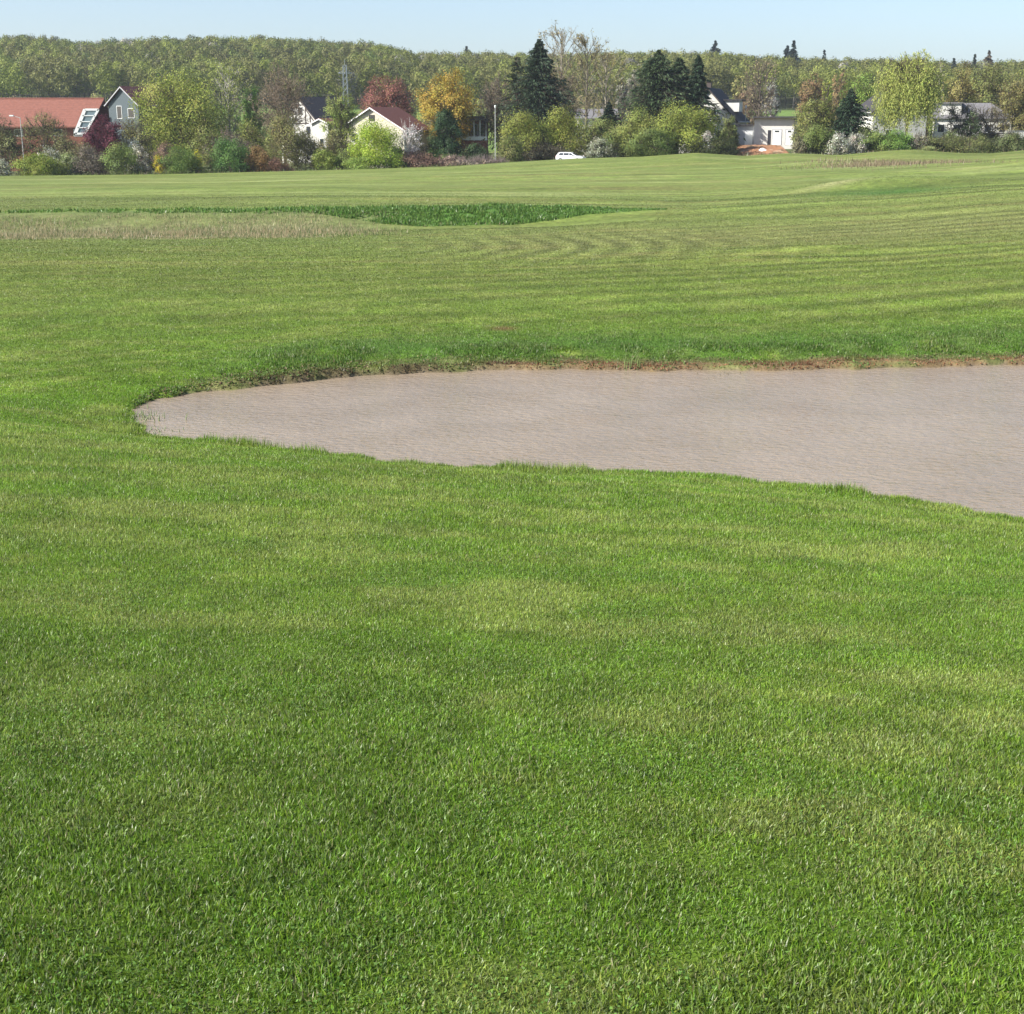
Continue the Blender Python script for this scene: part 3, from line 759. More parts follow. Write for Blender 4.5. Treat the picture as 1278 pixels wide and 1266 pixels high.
def poplar(name, label, px, row_top, d, wpx, colr, seed=0, leaves=900, bark=(.25,.22,.175), n=260, cb=.25, group=None, tw=700):
    """upright bare tree with thin ascending twigs"""
    rng = RS(seed*17+int(px))
    p = at(px, row_top, d); gz = float(ground_z(np.array([p[0]]), np.array([d]), pond=False)[0])
    H = p[2]-gz; R = wpx*d/1755/1.035/2; k = d/215
    root = empty(name, (p[0], d, gz)); tag(root, label, 'tree', group)
    nb = 34; t = np.linspace(cb,.92,nb); a = 2.4*np.arange(nb)+rng.uniform(-.4,.4,nb)
    L = (R*1.5)*(.45+.75*np.sin(np.clip((t-cb)/(1-cb),0,1)*math.pi*.85+.3))*rng.uniform(.7,1.1,nb)
    L = np.minimum(L, (1.0-t)*H*1.02+.3)
    b0 = np.stack([np.zeros(nb),np.zeros(nb),t*H],1); dv = np.stack([np.cos(a)*.62,np.sin(a)*.62,rng.uniform(.7,1.0,nb)],1)
    dv /= np.linalg.norm(dv,axis=1)[:,None]; b1 = b0+dv*L[:,None]
    i = rng.randint(0,nb,n); s = rng.uniform(.25,1,n); q0 = b0[i]+dv[i]*(L[i]*s)[:,None]
    d2 = dv[i]+rng.normal(0,.38,(n,3)); d2[:,2] += .35; d2 /= np.linalg.norm(d2,axis=1)[:,None]
    l2 = rng.uniform(.3,.75,n)*R*.8; q1 = q0+d2*l2[:,None]
    j = rng.randint(0,n,tw); s = rng.uniform(.2,1,tw); w0 = q0[j]+d2[j]*(l2[j]*s)[:,None]
    d3 = d2[j]+rng.normal(0,.45,(tw,3)); d3 /= np.linalg.norm(d3,axis=1)[:,None]; w1 = w0+d3*(rng.uniform(.25,.8,tw)*R*.4)[:,None]
    P0 = np.concatenate([[[0,0,-.4],[0,0,H*.5]],b0,q0,w0]); P1 = np.concatenate([[[0.,0,H*.5],[0.1,0,H*.97]],b1,q1,w1])
    R0 = np.concatenate([[.013*H+.05,.008*H+.03],np.full(nb,.05*k),np.full(n,.024*k),np.full(tw,.014*k)]); R1 = np.concatenate([[.008*H+.03,.02],np.full(nb,.025*k),np.full(n,.014*k),np.full(tw,.007*k)])
    V,F = tubes(P0,P1,R0,R1,4); mesh_obj('trunk', V, [F], M['bark'], root, col=np.tile(np.array(bark),(len(V),1)))
    if leaves:
        j = rng.randint(0,tw,leaves); lp = w1[j]*rng.uniform(.3,1,(leaves,1))+w0[j]*0; lp = w0[j]+(w1[j]-w0[j])*rng.uniform(0,1.2,(leaves,1))+rng.normal(0,.15,(leaves,3))
        V,F,C = leaf_quads(rng, lp, rng.uniform(.07,.14,leaves)*k, col_jit(rng,leaves,colr,.25))
        mesh_obj('crown', V, [F], M['leaf'], root, col=C)
    return root

bank_leaves(); clover()

# ------------------------------------------------------------------ wooded hill (far wood, one mass)
def woodland():
    rng = RS(42)
    protos = []
    for k in range(9):
        lob = make_lobes(rng, 8, 2.5, 13.0, rng.uniform(4.0,5.6), rng.uniform(4.0,5.6), ['round','dome','round'][k%3])
        n = 950; p, lo, v = in_crown(rng, lob, n)
        q = (p[:,2] > 4.0) & (p[:,1] < 2.5); p = p[q]; lo = lo[q]; v = v[q]; n = len(p)
        V,F,_ = leaf_quads(rng, p, rng.uniform(.22,.42,n), np.ones((n,3)), up=.25, out=v)
        shade = np.repeat(rng.uniform(.9,1.1,(8,1))[lo]*rng.uniform(.8,1.2,(n,1)),4,0)
        protos.append((V,F,shade))
    VV=[];FF=[];CC=[];base=0; P0=[];P1=[];R0=[]
    pal = np.array([(.170,.195,.048),(.150,.180,.045),(.185,.210,.048),(.165,.165,.060),(.155,.150,.058),(.200,.230,.050),(.125,.160,.045),(.175,.175,.062)])
    d = 428.0
    while d < 735:
        step = 6.6 if d < 600 else 5.6
        x = -.47*d
        while x < .47*d:
            xx = x+rng.uniform(-2.6,2.6); dd = d+rng.uniform(-2.6,2.6); u = xx/dd
            x += step*rng.uniform(.8,1.2)
            edge = 432+38*float(vnoise(u*14,0.5,3))+(18 if .10 < u < .215 else 0)
            if dd < edge: continue
            gz = float(ground_z(np.array([xx]),np.array([dd]),pond=False)[0])
            V,F,sh = protos[rng.randint(9)]
            s = rng.uniform(.74,1.2); a = rng.uniform(-.5,.5); ca,sa = math.cos(a)*s,math.sin(a)*s
            hs = (.5+.5*s)*rng.uniform(.9,1.06)
            W = np.stack([V[:,0]*ca-V[:,1]*sa+xx, V[:,0]*sa+V[:,1]*ca+dd, V[:,2]*hs+gz],1)
            q = float(fbm(np.array([u*22]),np.array([dd/60.]),1.0,3,4)[0])
            c = pal[int(np.clip(q*2.2*len(pal)-len(pal)*.6+rng.normal(0,1.6),0,len(pal)-1))]
            if u > -.08: c = c*.7+np.array([.20,.20,.06])*.3
            c = c*np.array([1.02,1.05,.86])
            if rng.uniform() < .018: c = np.array([.30,.29,.25])
            VV.append(W); FF.append(F+base); CC.append(sh*c*rng.uniform(.86,1.2)*(.54+.62*float(fbm(np.array([u*30.]),np.array([dd/22.]),1.0,2,44)[0]))); base += len(V)
            if dd < edge+45:
                P0.append((xx,dd,gz-.5)); P1.append((xx+rng.uniform(-.4,.4),dd,gz+7*hs)); R0.append(.22*s)
        d += step*.95
    TV,TF = tubes(np.array(P0),np.array(P1),np.array(R0),np.array(R0)*.5,4)
    VV.append(TV); FF.append(TF+base); CC.append(np.tile(np.array([.13,.12,.10]),(len(TV),1)))
    o = mesh_obj('woodland', np.concatenate(VV), [np.concatenate(FF)], M['leaf'], col=np.clip(np.concatenate(CC),.004,.6))
    kind(o, 'stuff', 'far mixed spring woodland covering the hillside')
woodland()

# looser scrub and garden trees in the zone between the houses and the wood, reads as one mass
def scrub():
    rng = RS(77); VV=[];FF=[];CC=[];base=0
    pal = [(.125,.135,.042),(.14,.12,.06),(.11,.13,.04),(.15,.165,.045),(.12,.10,.06),(.095,.12,.04)]
    for k in range(330):
        u = rng.uniform(-.42,.42); d = rng.uniform(262,415)
        if .165 < u < .212 and d > 235: continue
        x = u*d; gz = float(ground_z(np.array([x]),np.array([d]),pond=False)[0])
        H = rng.uniform(4.5,9.0)*(1.0 if u < .0 else .95); r = H*rng.uniform(.38,.55)
        lob = make_lobes(rng, 7, H*.08, H, r, r, rng.choice(['round','dome']))
        n = 800; p, lo, v = in_crown(rng, lob, n)
        c = np.array(pal[rng.randint(6)])
        V,F,C = leaf_quads(rng, p+np.array([x,d,gz]), rng.uniform(.15,.29,n), col_jit(rng,n,c*1.15,.13), up=.35, out=v)
        VV.append(V);FF.append(F+base);CC.append(C);base += len(V)
    kind(mesh_obj('scrub', np.concatenate(VV), [np.concatenate(FF)], M['leaf'], col=np.concatenate(CC)), 'stuff', 'mixed garden scrub and thicket below the wood')
scrub()

# ------------------------------------------------------------------ houses
def gz_at(x, y): return float(ground_z(np.array([float(x)]),np.array([float(y)]),pond=False)[0])

def win(parent, x, z, w, h, y=-.03, glass='window_glass', frame='white_paint', bars=0, name='window'):
    f = MB(); t = .06
    f.box(x-w/2-t,y-.04,z-t,x+w/2+t,y+.03,z); f.box(x-w/2-t,y-.04,z+h,x+w/2+t,y+.03,z+h+t)
    f.box(x-w/2-t,y-.04,z,x-w/2,y+.03,z+h); f.box(x+w/2,y-.04,z,x+w/2+t,y+.03,z+h)
    for i in range(bars):
        xb = x-w/2+w*(i+1)/(bars+1); f.box(xb-.04,y-.03,z,xb+.04,y+.02,z+h)
    o = f.build(name, M[frame], parent)
    g = MB(); g.box(x-w/2,y-.005,z,x+w/2,y+.012,z+h); g.build('pane', M[glass], o)
    return o

def gable_house(name, label, px, row_apex, d, W, L, rake, alpha, wall, roof, windows=(), overh=.45, chimney=None, group=None, timber=None):
    """gable faces the camera side, ridge runs back along +y local; rake = fall of the roof per metre"""
    p = at(px,row_apex,d); gz = gz_at(p[0],d); hr = p[2]-gz; he = hr-rake*W/2
    root = empty(name,(p[0],d,gz),-alpha); tag(root,label,'house',group)
    b = MB(); b.prism([(-W/2,-.6),(W/2,-.6),(W/2,he-.2),(0,hr-.2),(-W/2,he-.2)],0,L); b.build('wall',M[wall],root)
    t = .2; o = overh
    r = MB(); r.prism([(-W/2-o,he-o*rake-.17),(0,hr-.17),(W/2+o,he-o*rake-.17),(W/2+o,he-o*rake+.05),(0,hr+.06),(-W/2-o,he-o*rake+.05)],-o,L+o)
    rf = r.build('roof',M[roof],root)
    bb = MB()
    for s in (-1,1):
        a0 = np.array([s*(W/2+o),he-o*rake]); a1 = np.array([0,hr])
        q = [(a0[0],a0[1]-.22),(a1[0],a1[1]-.22),(a1[0],a1[1]-.02),(a0[0],a0[1]-.02)]
        if s>0: q = q[::-1]
        bb.prism(q,-o-.05,-o-.003)
    bb.build('bargeboard',M['grey_plaster' if wall=='blue_cladding' else 'white_paint' if roof!='dark_roof' else 'timber'],rf)
    for s in (-1,1):
        g = MB(); g.bar((s*(W/2+o+.06),-o,he-o*rake-.05),(s*(W/2+o+.06),L+o,he-o*rake-.05),.07); g.build('gutter',M['galvanised'],rf)
    for w in windows: win(root,w[0],hr+w[1] if w[1] < 0 else w[1],*w[2:])
    if chimney:
        cx,cy,ch = chimney; c = MB(); c.box(cx-.35,cy-.35,hr-1.2,cx+.35,cy+.35,hr+ch); c.box(cx-.42,cy-.42,hr+ch,cx+.42,cy+.42,hr+ch+.12)
        c.build('chimney',M['timber'],rf)
    if timber:
        tm = MB()
        for (x0,z0,x1,z1) in timber:
            z0 += hr; z1 += hr
            a = np.array([x1-x0,z1-z0]); n = np.array([-a[1],a[0]])/np.linalg.norm(a)*.10
            P = [(x0+n[0],z0+n[1]),(x0-n[0],z0-n[1]),(x1-n[0],z1-n[1]),(x1+n[0],z1+n[1])]
            tm.prism(P,-.05,-.004)
        tm.build('timber_frame',M['timber'],root)
    return root, hr, he

# red tiled hall at the left
def red_hall():
    d = 240; x0 = at(-70,140,d)[0]; x1 = at(131,140,d+7)[0]; xe = at(112,158,d)[0]; gz = gz_at(x1,d)
    zr = at(131,123.5,d+7)[2]-gz; ze = at(100,158,d)[2]-gz
    root = empty('hall',(x0,d,gz)); tag(root,'long hall with a wide red tiled roof behind bushes at the left edge','hall')
    L = x1-x0; Le = xe-x0
    b = MB(); b.box(0,.6,-.6,Le-.4,13.4,ze-.25); b.build('wall',M['red_brick'],root)
    r = MB(); r.add([(0,0,ze),(Le,0,ze),(L,7,zr),(0,7,zr),(0,14,ze),(L,14,ze),(0,0,ze-.25),(Le,0,ze-.25),(L,7,zr-.25),(0,7,zr-.25),(0,14,ze-.25),(L,14,ze-.25)],
      [(0,1,2,3),(3,2,5,4),(7,6,9,8),(8,9,10,11),(0,6,7,1),(4,5,11,10),(1,7,8,2),(2,8,11,5),(6,0,3,9),(9,3,4,10)])
    rf = r.build('roof',M['red_tiles'],root)
    rc = MB(); rc.bar((0,7,zr+.03),(L,7,zr+.03),.14,n=8); rc.build('ridge_cap',M['red_tiles'],rf)
    for xx in (Le-5.5,Le-2.2,Le-12,Le-16): win(root,xx,ze-1.5,1.3,1.0,y=.57)
    # slanting white framed glazing at the gable end
    pts = [at(94,167,d-1.2)-[x0,d,gz],at(106,167,d-1.2)-[x0,d,gz],at(123,137,d-1.2)-[x0,d,gz],at(106,137,d-1.2)-[x0,d,gz]]
    P = [(p[0],p[2]) for p in pts]
    f = MB(); yv = -1.2
    def beam(a,b_,w=.16):
        a=np.array(a);b_=np.array(b_);t=(b_-a)/np.linalg.norm(b_-a);n=np.array([-t[1],t[0]])*w
        f.prism([tuple(a-n),tuple(b_-n),tuple(b_+n),tuple(a+n)],yv-.12,yv+.1)
    for i in range(4): beam(P[i],P[(i+1)%4],.26 if i==3 else .16)
    for k in (1,2,3):
        t = k/4; beam(np.array(P[0])*(1-t)+np.array(P[3])*t,np.array(P[1])*(1-t)+np.array(P[2])*t,.07)
    w = f.build('glazed_stairwell',M['white_paint'],root)
    g = MB(); g.prism(P,yv-.02,yv+.6); g.build('pane',M['pale_glass'],w)
red_hall()

gable_house('house','blue grey clad gabled house beside the red tiled hall',152,108,238,6.6,9,.78,math.radians(30),'blue_cladding','dark_red_roof',
    windows=[(-.9,-5.0,1.0,1.9),(1.7,-4.9,1.3,1.4)])
gable_house('house','white half timbered house with steep dark roof behind bare tree',373,121,262,9.2,10,.95,math.radians(33),'white_plaster','dark_roof',
    windows=[(.2,-3.1,1.0,1.3),(-2.2,-6.5,1.0,1.2),(2.0,-6.5,1.0,1.4)],
    timber=[(-4.3,-4.6,4.3,-4.6),(-1.6,-4.5,-1.6,-1.9),(1.4,-4.5,1.4,-1.8),(1.5,-2.2,3.5,-4.4),(-1.6,-2.2,-3.5,-4.4),(-1.3,-1.4,1.3,-1.4),(2.5,-4.5,2.5,-3.3),(-2.7,-4.5,-2.7,-3.3)])
gable_house('house','small white annexe with reddish roof edge right of the half timbered house',399,148,244,3.2,5,.42,math.radians(25),'white_plaster','brown_roof',
    windows=[(.3,3.2,.8,1.2)],overh=.3)
gable_house('house','cream gabled house with red brown roof behind lime green bush',463,134,226,11.4,8.5,.56,math.radians(24),'cream_plaster','brown_roof',
    windows=[(.1,-1.95,.9,.75,-.03,'window_glass','timber'),(-3.0,-5.2,1.2,1.3),(2.6,-5.6,1.2,1.3)])
# house with white posted balcony
def balcony_house():
    d = 232; p = at(575,148,d); gz = gz_at(p[0],d); k = d/1755/1.035; W = 33*k; H = p[2]-gz
    root = empty('house',(p[0],d,gz)); tag(root,'house with white balcony posts behind the orange maple','house')
    b = MB(); b.box(0,1.6,-.5,W,9,H-.3); b.box(0,0,-.5,W,1.6,H-27*k+.0); b.build('wall',M['red_brick'],root)
    r = MB(); r.box(-.4,-.4,H-.28,W+.4,9.4,H); r.box(.5,1,H,W-.5,8,H+.35); r.build('roof',M['grey_roof'],root)
    zb = H-22*k
    for i in range(5):
        q = MB(); x = .2+(W-.4)*i/4; q.box(x-.09,.05,zb-.6,x+.09,.23,H-.29); q.build('post',M['white_paint'],root)
    q = MB(); q.box(0,-.06,zb-.55,W,-.0,zb+.05); q.build('railing',M['white_paint'],root)
    for i in range(3): win(root,1.0+i*(W-2)/2,zb+.2,.9,1.7,y=1.57)
balcony_house()
# grey roofed house far behind the hedge
def grey_house():
    d = 275; p0 = at(722,147,d); p1 = at(770,147,d); gz = gz_at(p0[0],d); W = p1[0]-p0[0]; ze = p0[2]-gz; zr = at(745,136,d+4)[2]-gz
    root = empty('house',(p0[0],d,gz)); tag(root,'low house with grey roof just above the yellow green hedge','house')
    b = MB(); b.prism([(0,-.5),(W,-.5),(W,ze-.1),(0,ze-.1)],.5,7.5); b.build('wall',M['white_plaster'],root)
    r = MB(); r.add([(-.4,0,ze-.1),(W+.4,0,ze-.1),(W+.4,4,zr),(-.4,4,zr),(-.4,8,ze-.1),(W+.4,8,ze-.1),(-.4,0,ze-.3),(W+.4,0,ze-.3),(W+.4,8,ze-.3),(-.4,8,ze-.3)],
        [(0,1,2,3),(3,2,5,4),(0,6,7,1),(4,5,8,9),(6,9,8,7),(0,3,4,9,6),(1,7,8,5,2)]); r.build('roof',M['grey_roof'],root)
grey_house()
hs,hr_,he_ = gable_house('house','white house with steep dark gable roof behind the tall spruces',884,110,232,9.2,9,1.02,math.radians(20),'white_plaster','dark_roof',
    windows=[(.9,-4.6,1.0,1.2),(2.0,-8.0,1.1,1.3)],chimney=(-.3,2.0,.9))
dm = MB(); dm.box(1.4,3.2,hr_-3.6,4.4,6.0,hr_-1.9); dw = dm.build('dormer',M['white_plaster'],hs)
dm = MB(); dm.box(1.0,2.9,hr_-1.9,4.9,6.3,hr_-1.7); dm.build('dormer_roof',M['dark_roof'],dw)
def annex():
    d = 228; k = d/1755/1.035; p = at(917,156,d); gz = gz_at(p[0],d); H = p[2]-gz; W = 26*k
    root = empty('shed',(p[0],d,gz)); tag(root,'pale grey flat roofed shed between the white house and the garage','shed')
    b = MB(); b.box(.3,.3,-.4,W-.1,5,H-.2); b.build('wall',M['grey_plaster'],root)
    b = MB(); b.box(0,0,H-.2,W*.9,5.3,H+.05); b.build('roof',M['dark_roof'],root)
    b = MB(); b.box(1.7,.25,-.1,2.9,.296,H-1.0); b.build('door',M['white_paint'],root)
annex()
def garage():
    d = 224; k = d/1755/1.035; p = at(942,145.5,d); gz = at(942,181,d)[2]; H = p[2]-gz; W = 49*k
    root = empty('garage',(p[0],d,gz),math.radians(-15)); tag(root,'white double garage with flat overhanging roof above the bare earth bank','garage')
    b = MB(); b.box(0,0,-.6,W,6.5,H-.24); b.build('wall',M['white_plaster'],root)
    b = MB(); b.box(-.15,-.95,H-.22,W+.25,6.8,H); b.build('roof',M['dark_roof'],root)
    for x0,x1 in ((23*k,33.5*k),(39*k,48*k)):
        f = MB(); z1 = H-16*k
        f.box(x0-.08,-.05,0,x0,-.004,z1+.08); f.box(x1,-.05,0,x1+.08,-.004,z1+.08); f.box(x0,-.05,z1,x1,-.004,z1+.08)
        dr = f.build('door',M['grey_plaster'],root)
        g = MB(); n = 5
        for i in range(n): g.box(x0+.01,-.03,i*z1/n+.01,x1-.01,-.004,(i+1)*z1/n-.02)
        g.build('door_panel',M['white_paint'],dr)
        if x0 < 30*k or True:
            g = MB(); g.box(x0+.3,-.045,z1-.36,x1-.3,-.031,z1-.12); g.build('door_window',M['window_glass'],dr)
    b = MB(); b.box(17*k,-.03,0,21*k,-.004,H-16.5*k); b.build('side_door',M['plastic_dark'],root)
    b = MB(); b.box(8*k,-.04,.4,11*k,-.004,1.6); b.build('meter_box',M['galvanised'],root)
garage()
def earth():
    rng = RS(8); nx,ny = 70,26
    d0,d1 = 208.5,224.5; xa = at(910,190,214)[0]; xb = at(992,190,214)[0]
    xs = np.linspace(xa,xb,nx); ys = np.linspace(d0,d1,ny); X,Y = np.meshgrid(xs,ys)
    G = ground_z(X,Y,pond=False); top = at(950,181.5,224)[2]
    t = sstep(0,.75,(Y-d0)/(d1-d0)); e = sstep(xa,xa+2.5,X)*(1-sstep(xb-1.0,xb,X))
    Z = G-.25+(top-G+.25)*t*e+(fbm(X,Y,1.2,4,2)-.5)*.5*e
    i = np.arange(nx*ny).reshape(ny,nx); f = np.stack([i[:-1,:-1],i[:-1,1:],i[1:,1:],i[1:,:-1]],-1).reshape(-1,4)
    n = fbm(X,Y,1.5,4,6).ravel(); c = mixc(np.tile(np.array([.30,.155,.085]),(nx*ny,1)),[.14,.10,.06],sstep(.45,.7,n)); c = mixc(c,[.40,.27,.18],sstep(.62,.75,fbm(X,Y,.7,3,16).ravel()))
    o = mesh_obj('earth_bank',np.stack([X,Y,Z],-1).reshape(-1,3),[f],M['bark'],col=c,smooth=True)
    kind(o,'structure','bare reddish earth bank below the white garage')
    # crumpled white sheet on the bank
    p = at(952,189,216); nx=14; ny=8; X,Y = np.meshgrid(np.linspace(-.9,.9,nx),np.linspace(-.6,.6,ny))
    Z = .25*np.exp(-(X/.6)**2-(Y/.45)**2)*2+(rng.rand(ny,nx)-.5)*.14
    i = np.arange(nx*ny).reshape(ny,nx); f = np.stack([i[:-1,:-1],i[:-1,1:],i[1:,1:],i[1:,:-1]],-1).reshape(-1,4)
    o = mesh_obj('tarpaulin',np.stack([X+p[0],Y+p[1],Z+p[2]],-1).reshape(-1,3),[f],M['white_paint'])
    s = o.modifiers.new('solid','SOLIDIFY'); s.thickness = .03
    tag(o,'crumpled white sheet lying on the bare earth bank','tarpaulin')
earth()
gable_house('house','white gabled house half hidden by the drooping willow',1126,111,236,9.0,8,.72,math.radians(-8),'white_plaster','dark_roof',
    windows=[(-1.2,-4.8,1.0,1.2),(1.6,-4.8,1.0,1.2),(-1.8,-7.6,1.0,1.2)],overh=.6)
def long_house():
    d = 240; p0 = at(1163,165,d); p1 = at(1253,165,d); gz = gz_at(p0[0],d); W = p1[0]-p0[0]; ze = at(1163,147,d)[2]-gz; zr = at(1163,129,d+4.5)[2]-gz
    root = empty('house',(p0[0],d-1.5,gz),math.radians(-14)); tag(root,'long white house with pale grey roof right of the willow','house')
    b = MB(); b.box(0,.4,-.5,W,9,ze-.1); b.build('wall',M['white_plaster'],root)
    r = MB(); xr0 = 0; r.add([(-.5,0,ze),(W+.5,0,ze),(W-3.2,4.7,zr),(-.5,4.7,zr),(-.5,9.4,ze),(W+.5,9.4,ze),(-.5,0,ze-.2),(W+.5,0,ze-.2),(W+.5,9.4,ze-.2),(-.5,9.4,ze-.2)],
        [(0,1,2,3),(3,2,5,4),(1,5,2),(0,6,7,1),(4,5,8,9),(6,9,8,7),(0,3,4,9,6),(1,7,8,5)]); r.build('roof',M['grey_roof'],root)
    dm = MB(); dm.box(.8,.9,ze-.05,4.0,4,ze+2.2); dw = dm.build('dormer',M['white_plaster'],root)
    dm = MB(); dm.box(.5,.6,ze+2.2,4.3,4.4,ze+2.4); dm.build('dormer_roof',M['grey_roof'],dw)
    for x in (1.0,3.4,6.0,8.3,10.6): win(root,x,ze-2.3,1.0,1.2,y=.37)
long_house()
def carport():
    d = 224; k = d/1755/1.035; p = at(1235,166,d); gz = gz_at(p[0],d); H = p[2]-gz; W = 2.9
    root = empty('carport',(p[0],d,gz)); tag(root,'small dark open carport behind the right-hand hedge','carport')
    b = MB(); b.box(-.2,-.2,H-.18,W+.2,5,H); b.build('roof',M['grey_roof'],root)
    b = MB(); b.box(0,4.6,-.3,W,4.75,H-.18); b.build('back_wall',M['timber'],root)
    for x in (.06,W-.06):
        for y in (.1,4.4):
            b = MB(); b.box(x-.07,y-.07,-.3,x+.07,y+.07,H-.182); b.build('post',M['timber'],root)
    root2 = empty('garden_wall',(at(1256,163,230)[0],230,gz)); tag(root2,'white garden wall at the far right edge','wall')
    hw = at(1256,163,230)[2]-gz
    b = MB(); b.box(0,0,-.4,5.5,.25,hw-.1); b.build('wall',M['white_plaster'],root2)
    b = MB(); b.box(-.05,-.06,hw-.098,5.55,.31,hw); b.build('coping',M['grey_roof'],root2)
carport()

# ------------------------------------------------------------------ lamps, mast, car
def lamp_post(px, row_top, d, label, arm=None, r=.07):
    p = at(px,row_top,d); gz = gz_at(p[0],d); H = p[2]-gz
    root = empty('street_lamp',(p[0],d,gz)); tag(root,label,'street lamp')
    b = MB(); b.bar((0,0,-.3),(0,0,1.1),r*1.6,r*1.5,10); b.bar((0,0,1.1),(0,0,H-.1),r,r*.7,10); b.build('pole',M['galvanised'],root)
    if arm:
        b = MB(); b.bar((0,0,H-.15),(arm,0,H+.15),r*.6,r*.5,8); b.build('arm',M['galvanised'],root)
        h = MB(); h.prism([(arm-.4,H+.08),(arm+.3,H+.08),(arm+.2,H+.26),(arm-.3,H+.26)],-.16,.16); ho = h.build('lamp_head',M['white_paint'],root)
        g = MB(); g.box(arm-.3,-.11,H+.03,arm+.2,.11,H+.078); g.build('lens',M['clear_lamp'],ho)
    else:
        h = MB(); h.bar((0,0,H-.12),(0,0,H+.2),.09,.15,10); h.bar((0,0,H+.2),(0,0,H+.28),.16,.07,10); h.build('lamp_head',M['white_paint'],root)
lamp_post(618,134,213,'tall grey lamp post standing in front of the yellow green hedge',r=.062)
lamp_post(25,146,216,'slim lamp post with side arm before the red tiled roof',arm=-1.2)
lamp_post(931,134,236,'thin pale pole behind the grey shed beside the garage',r=.06)
def mast():
    d = 345; p = at(430,74,d); gz = gz_at(p[0],d); H = p[2]-gz
    root = empty('lattice_mast',(p[0],d,gz)); tag(root,'slender grey lattice mast rising against the wooded hill','mast')
    b = MB(); w0,w1 = .75,.35
    cs = [(-1,-1),(1,-1),(1,1),(-1,1)]
    def c(i,t): w = w0+(w1-w0)*t; return (cs[i%4][0]*w,cs[i%4][1]*w,-.5+(H+.5)*t)
    for i in range(4): b.bar(c(i,0),c(i,.92),.09,.07,5)
    for k in range(14):
        for i in range(4):
            t0=k/15; t1=(k+1)/15; b.bar(c(i,t0),c(i+1,t1),.04,.04,4)
    b.bar((0,0,H*.92),(0,0,H),.06,.04,5); b.build('frame',M['mast_steel'],root)
    b = MB(); z=H*.83; b.bar((-1.6,0,z),(1.6,0,z),.10); b.bar((-1.6,0,z),(0,0,z+.8),.05); b.bar((1.6,0,z),(0,0,z+.8),.05); b.build('crossarm',M['mast_steel'],root)
mast()
def car():
    d = 212.2; k = d/1755/1.035; p = at(693,190.0,d); z0 = p[2]-1.52
    root = empty('car',(p[0],d,z0+.1),math.radians(-20)); root.scale = (.93,.93,.93); tag(root,'white estate car half hidden behind the field crest','car')
    prof = [(.06,.35),(4.52,.32),(4.58,.55),(4.50,.78),(3.55,.98),(3.30,1.02),(.12,1.0),(.02,.75)]
    b = MB(); b.prism(prof,0,1.76); body = b.build('body',M['car_paint'],root,bevel=.07,smooth=False)
    # greenhouse, narrower at the top
    bot = [(.12,1.0),(3.42,1.0)]; top = [(.55,1.46),(2.55,1.46)]
    v = []; 
    prof2 = [(.12,.98,.06),(3.42,.98,.06),(2.55,1.44,.2),(2.30,1.50,.24),(.75,1.51,.24),(.50,1.45,.2)]
    v = [(x,y_,z) for x,z,y_ in prof2]+[(x,1.76-y_,z) for x,z,y_ in prof2]; n = 6
    c = MB(); c.add(v,[tuple(range(n)),tuple(range(2*n-1,n-1,-1))]+[((i+1)%n,i,n+i,n+(i+1)%n) for i in range(n)]); c.build('cabin',M['car_paint'],root,bevel=.03)
    def ysl(z): return .06+(z-.98)*(.14/.46)
    for s in (0,1):
        for (x0,x1,a0,a1) in ((.50,1.28,.30,.0),(1.36,2.18,.0,.0),(2.26,2.98,.0,.52)):
            w = MB(); zl,zh = 1.05,1.39
            q = [(x0,zl),(x1+.0,zl),(x1-a1,zh),(x0+a0*.6,zh)]
            y0 = [ysl(z)-.012 for _,z in q]
            vv = [(x,(y_ if s==0 else 1.76-y_),z) for (x,z),y_ in zip(q,y0)]
            vi = [(x,(y_+.03 if s==0 else 1.76-y_-.03),z) for (x,z),y_ in zip(q,y0)]
            w.add(vv+vi,[(0,1,2,3),(7,6,5,4),(0,4,5,1),(1,5,6,2),(2,6,7,3),(3,7,4,0)]); w.build('side_window',M['window_glass'],root)
    for nm,(xa,za),(xb,zb) in (('windscreen',(3.40,1.03),(2.62,1.43)),('rear_window',(.12,1.05),(.47,1.42))):
        w = MB(); o = .02 if nm=='windscreen' else -.02
        w.add([(xa+o,.2,za),(xa+o,1.56,za),(xb+o,1.46,zb),(xb+o,.3,zb),(xa-o,.2,za-.02),(xa-o,1.56,za-.02),(xb-o,1.46,zb-.02),(xb-o,.3,zb-.02)],[(0,1,2,3),(7,6,5,4),(0,4,5,1),(1,5,6,2),(2,6,7,3),(3,7,4,0)]); w.build(nm,M['window_glass'],root)
    for x in (.85,3.65):
        for y0 in (-.02,1.58):
            t = MB(); t.bar((x,y0,.32),(x,y0+.2,.32),.32,.32,20); to = t.build('wheel',M['rubber'],root)
            r_ = MB(); yy = y0-.006 if y0<0 else y0+.196; r_.bar((x,yy,.32),(x,yy+.012,.32),.2,.2,14); r_.build('rim',M['galvanised'],to)
    for y0 in (.12,1.34):
        h = MB(); h.box(4.42,y0,.62,4.57,y0+.3,.76); h.build('headlight',M['clear_lamp'],root)
        h = MB(); h.box(.0,y0,.72,.09,y0+.26,.98); h.build('tail_light',M['lamp_red'],root)
    for y0 in (-.16,1.78):
        h = MB(); h.box(2.85,y0,1.0,2.98,y0+.14,1.14); h.build('wing_mirror',M['plastic_dark'],root)
car()

# ------------------------------------------------------------------ trees and shrubs, left to right
YG=(.175,.198,.040); OLV=(.125,.135,.045); BRN=(.135,.10,.065); GRN=(.085,.135,.032); DGR=(.045,.085,.022); LIME=(.21,.27,.035); WHT=(.43,.42,.38)
G_SP = 'dark spruces above the hedge'
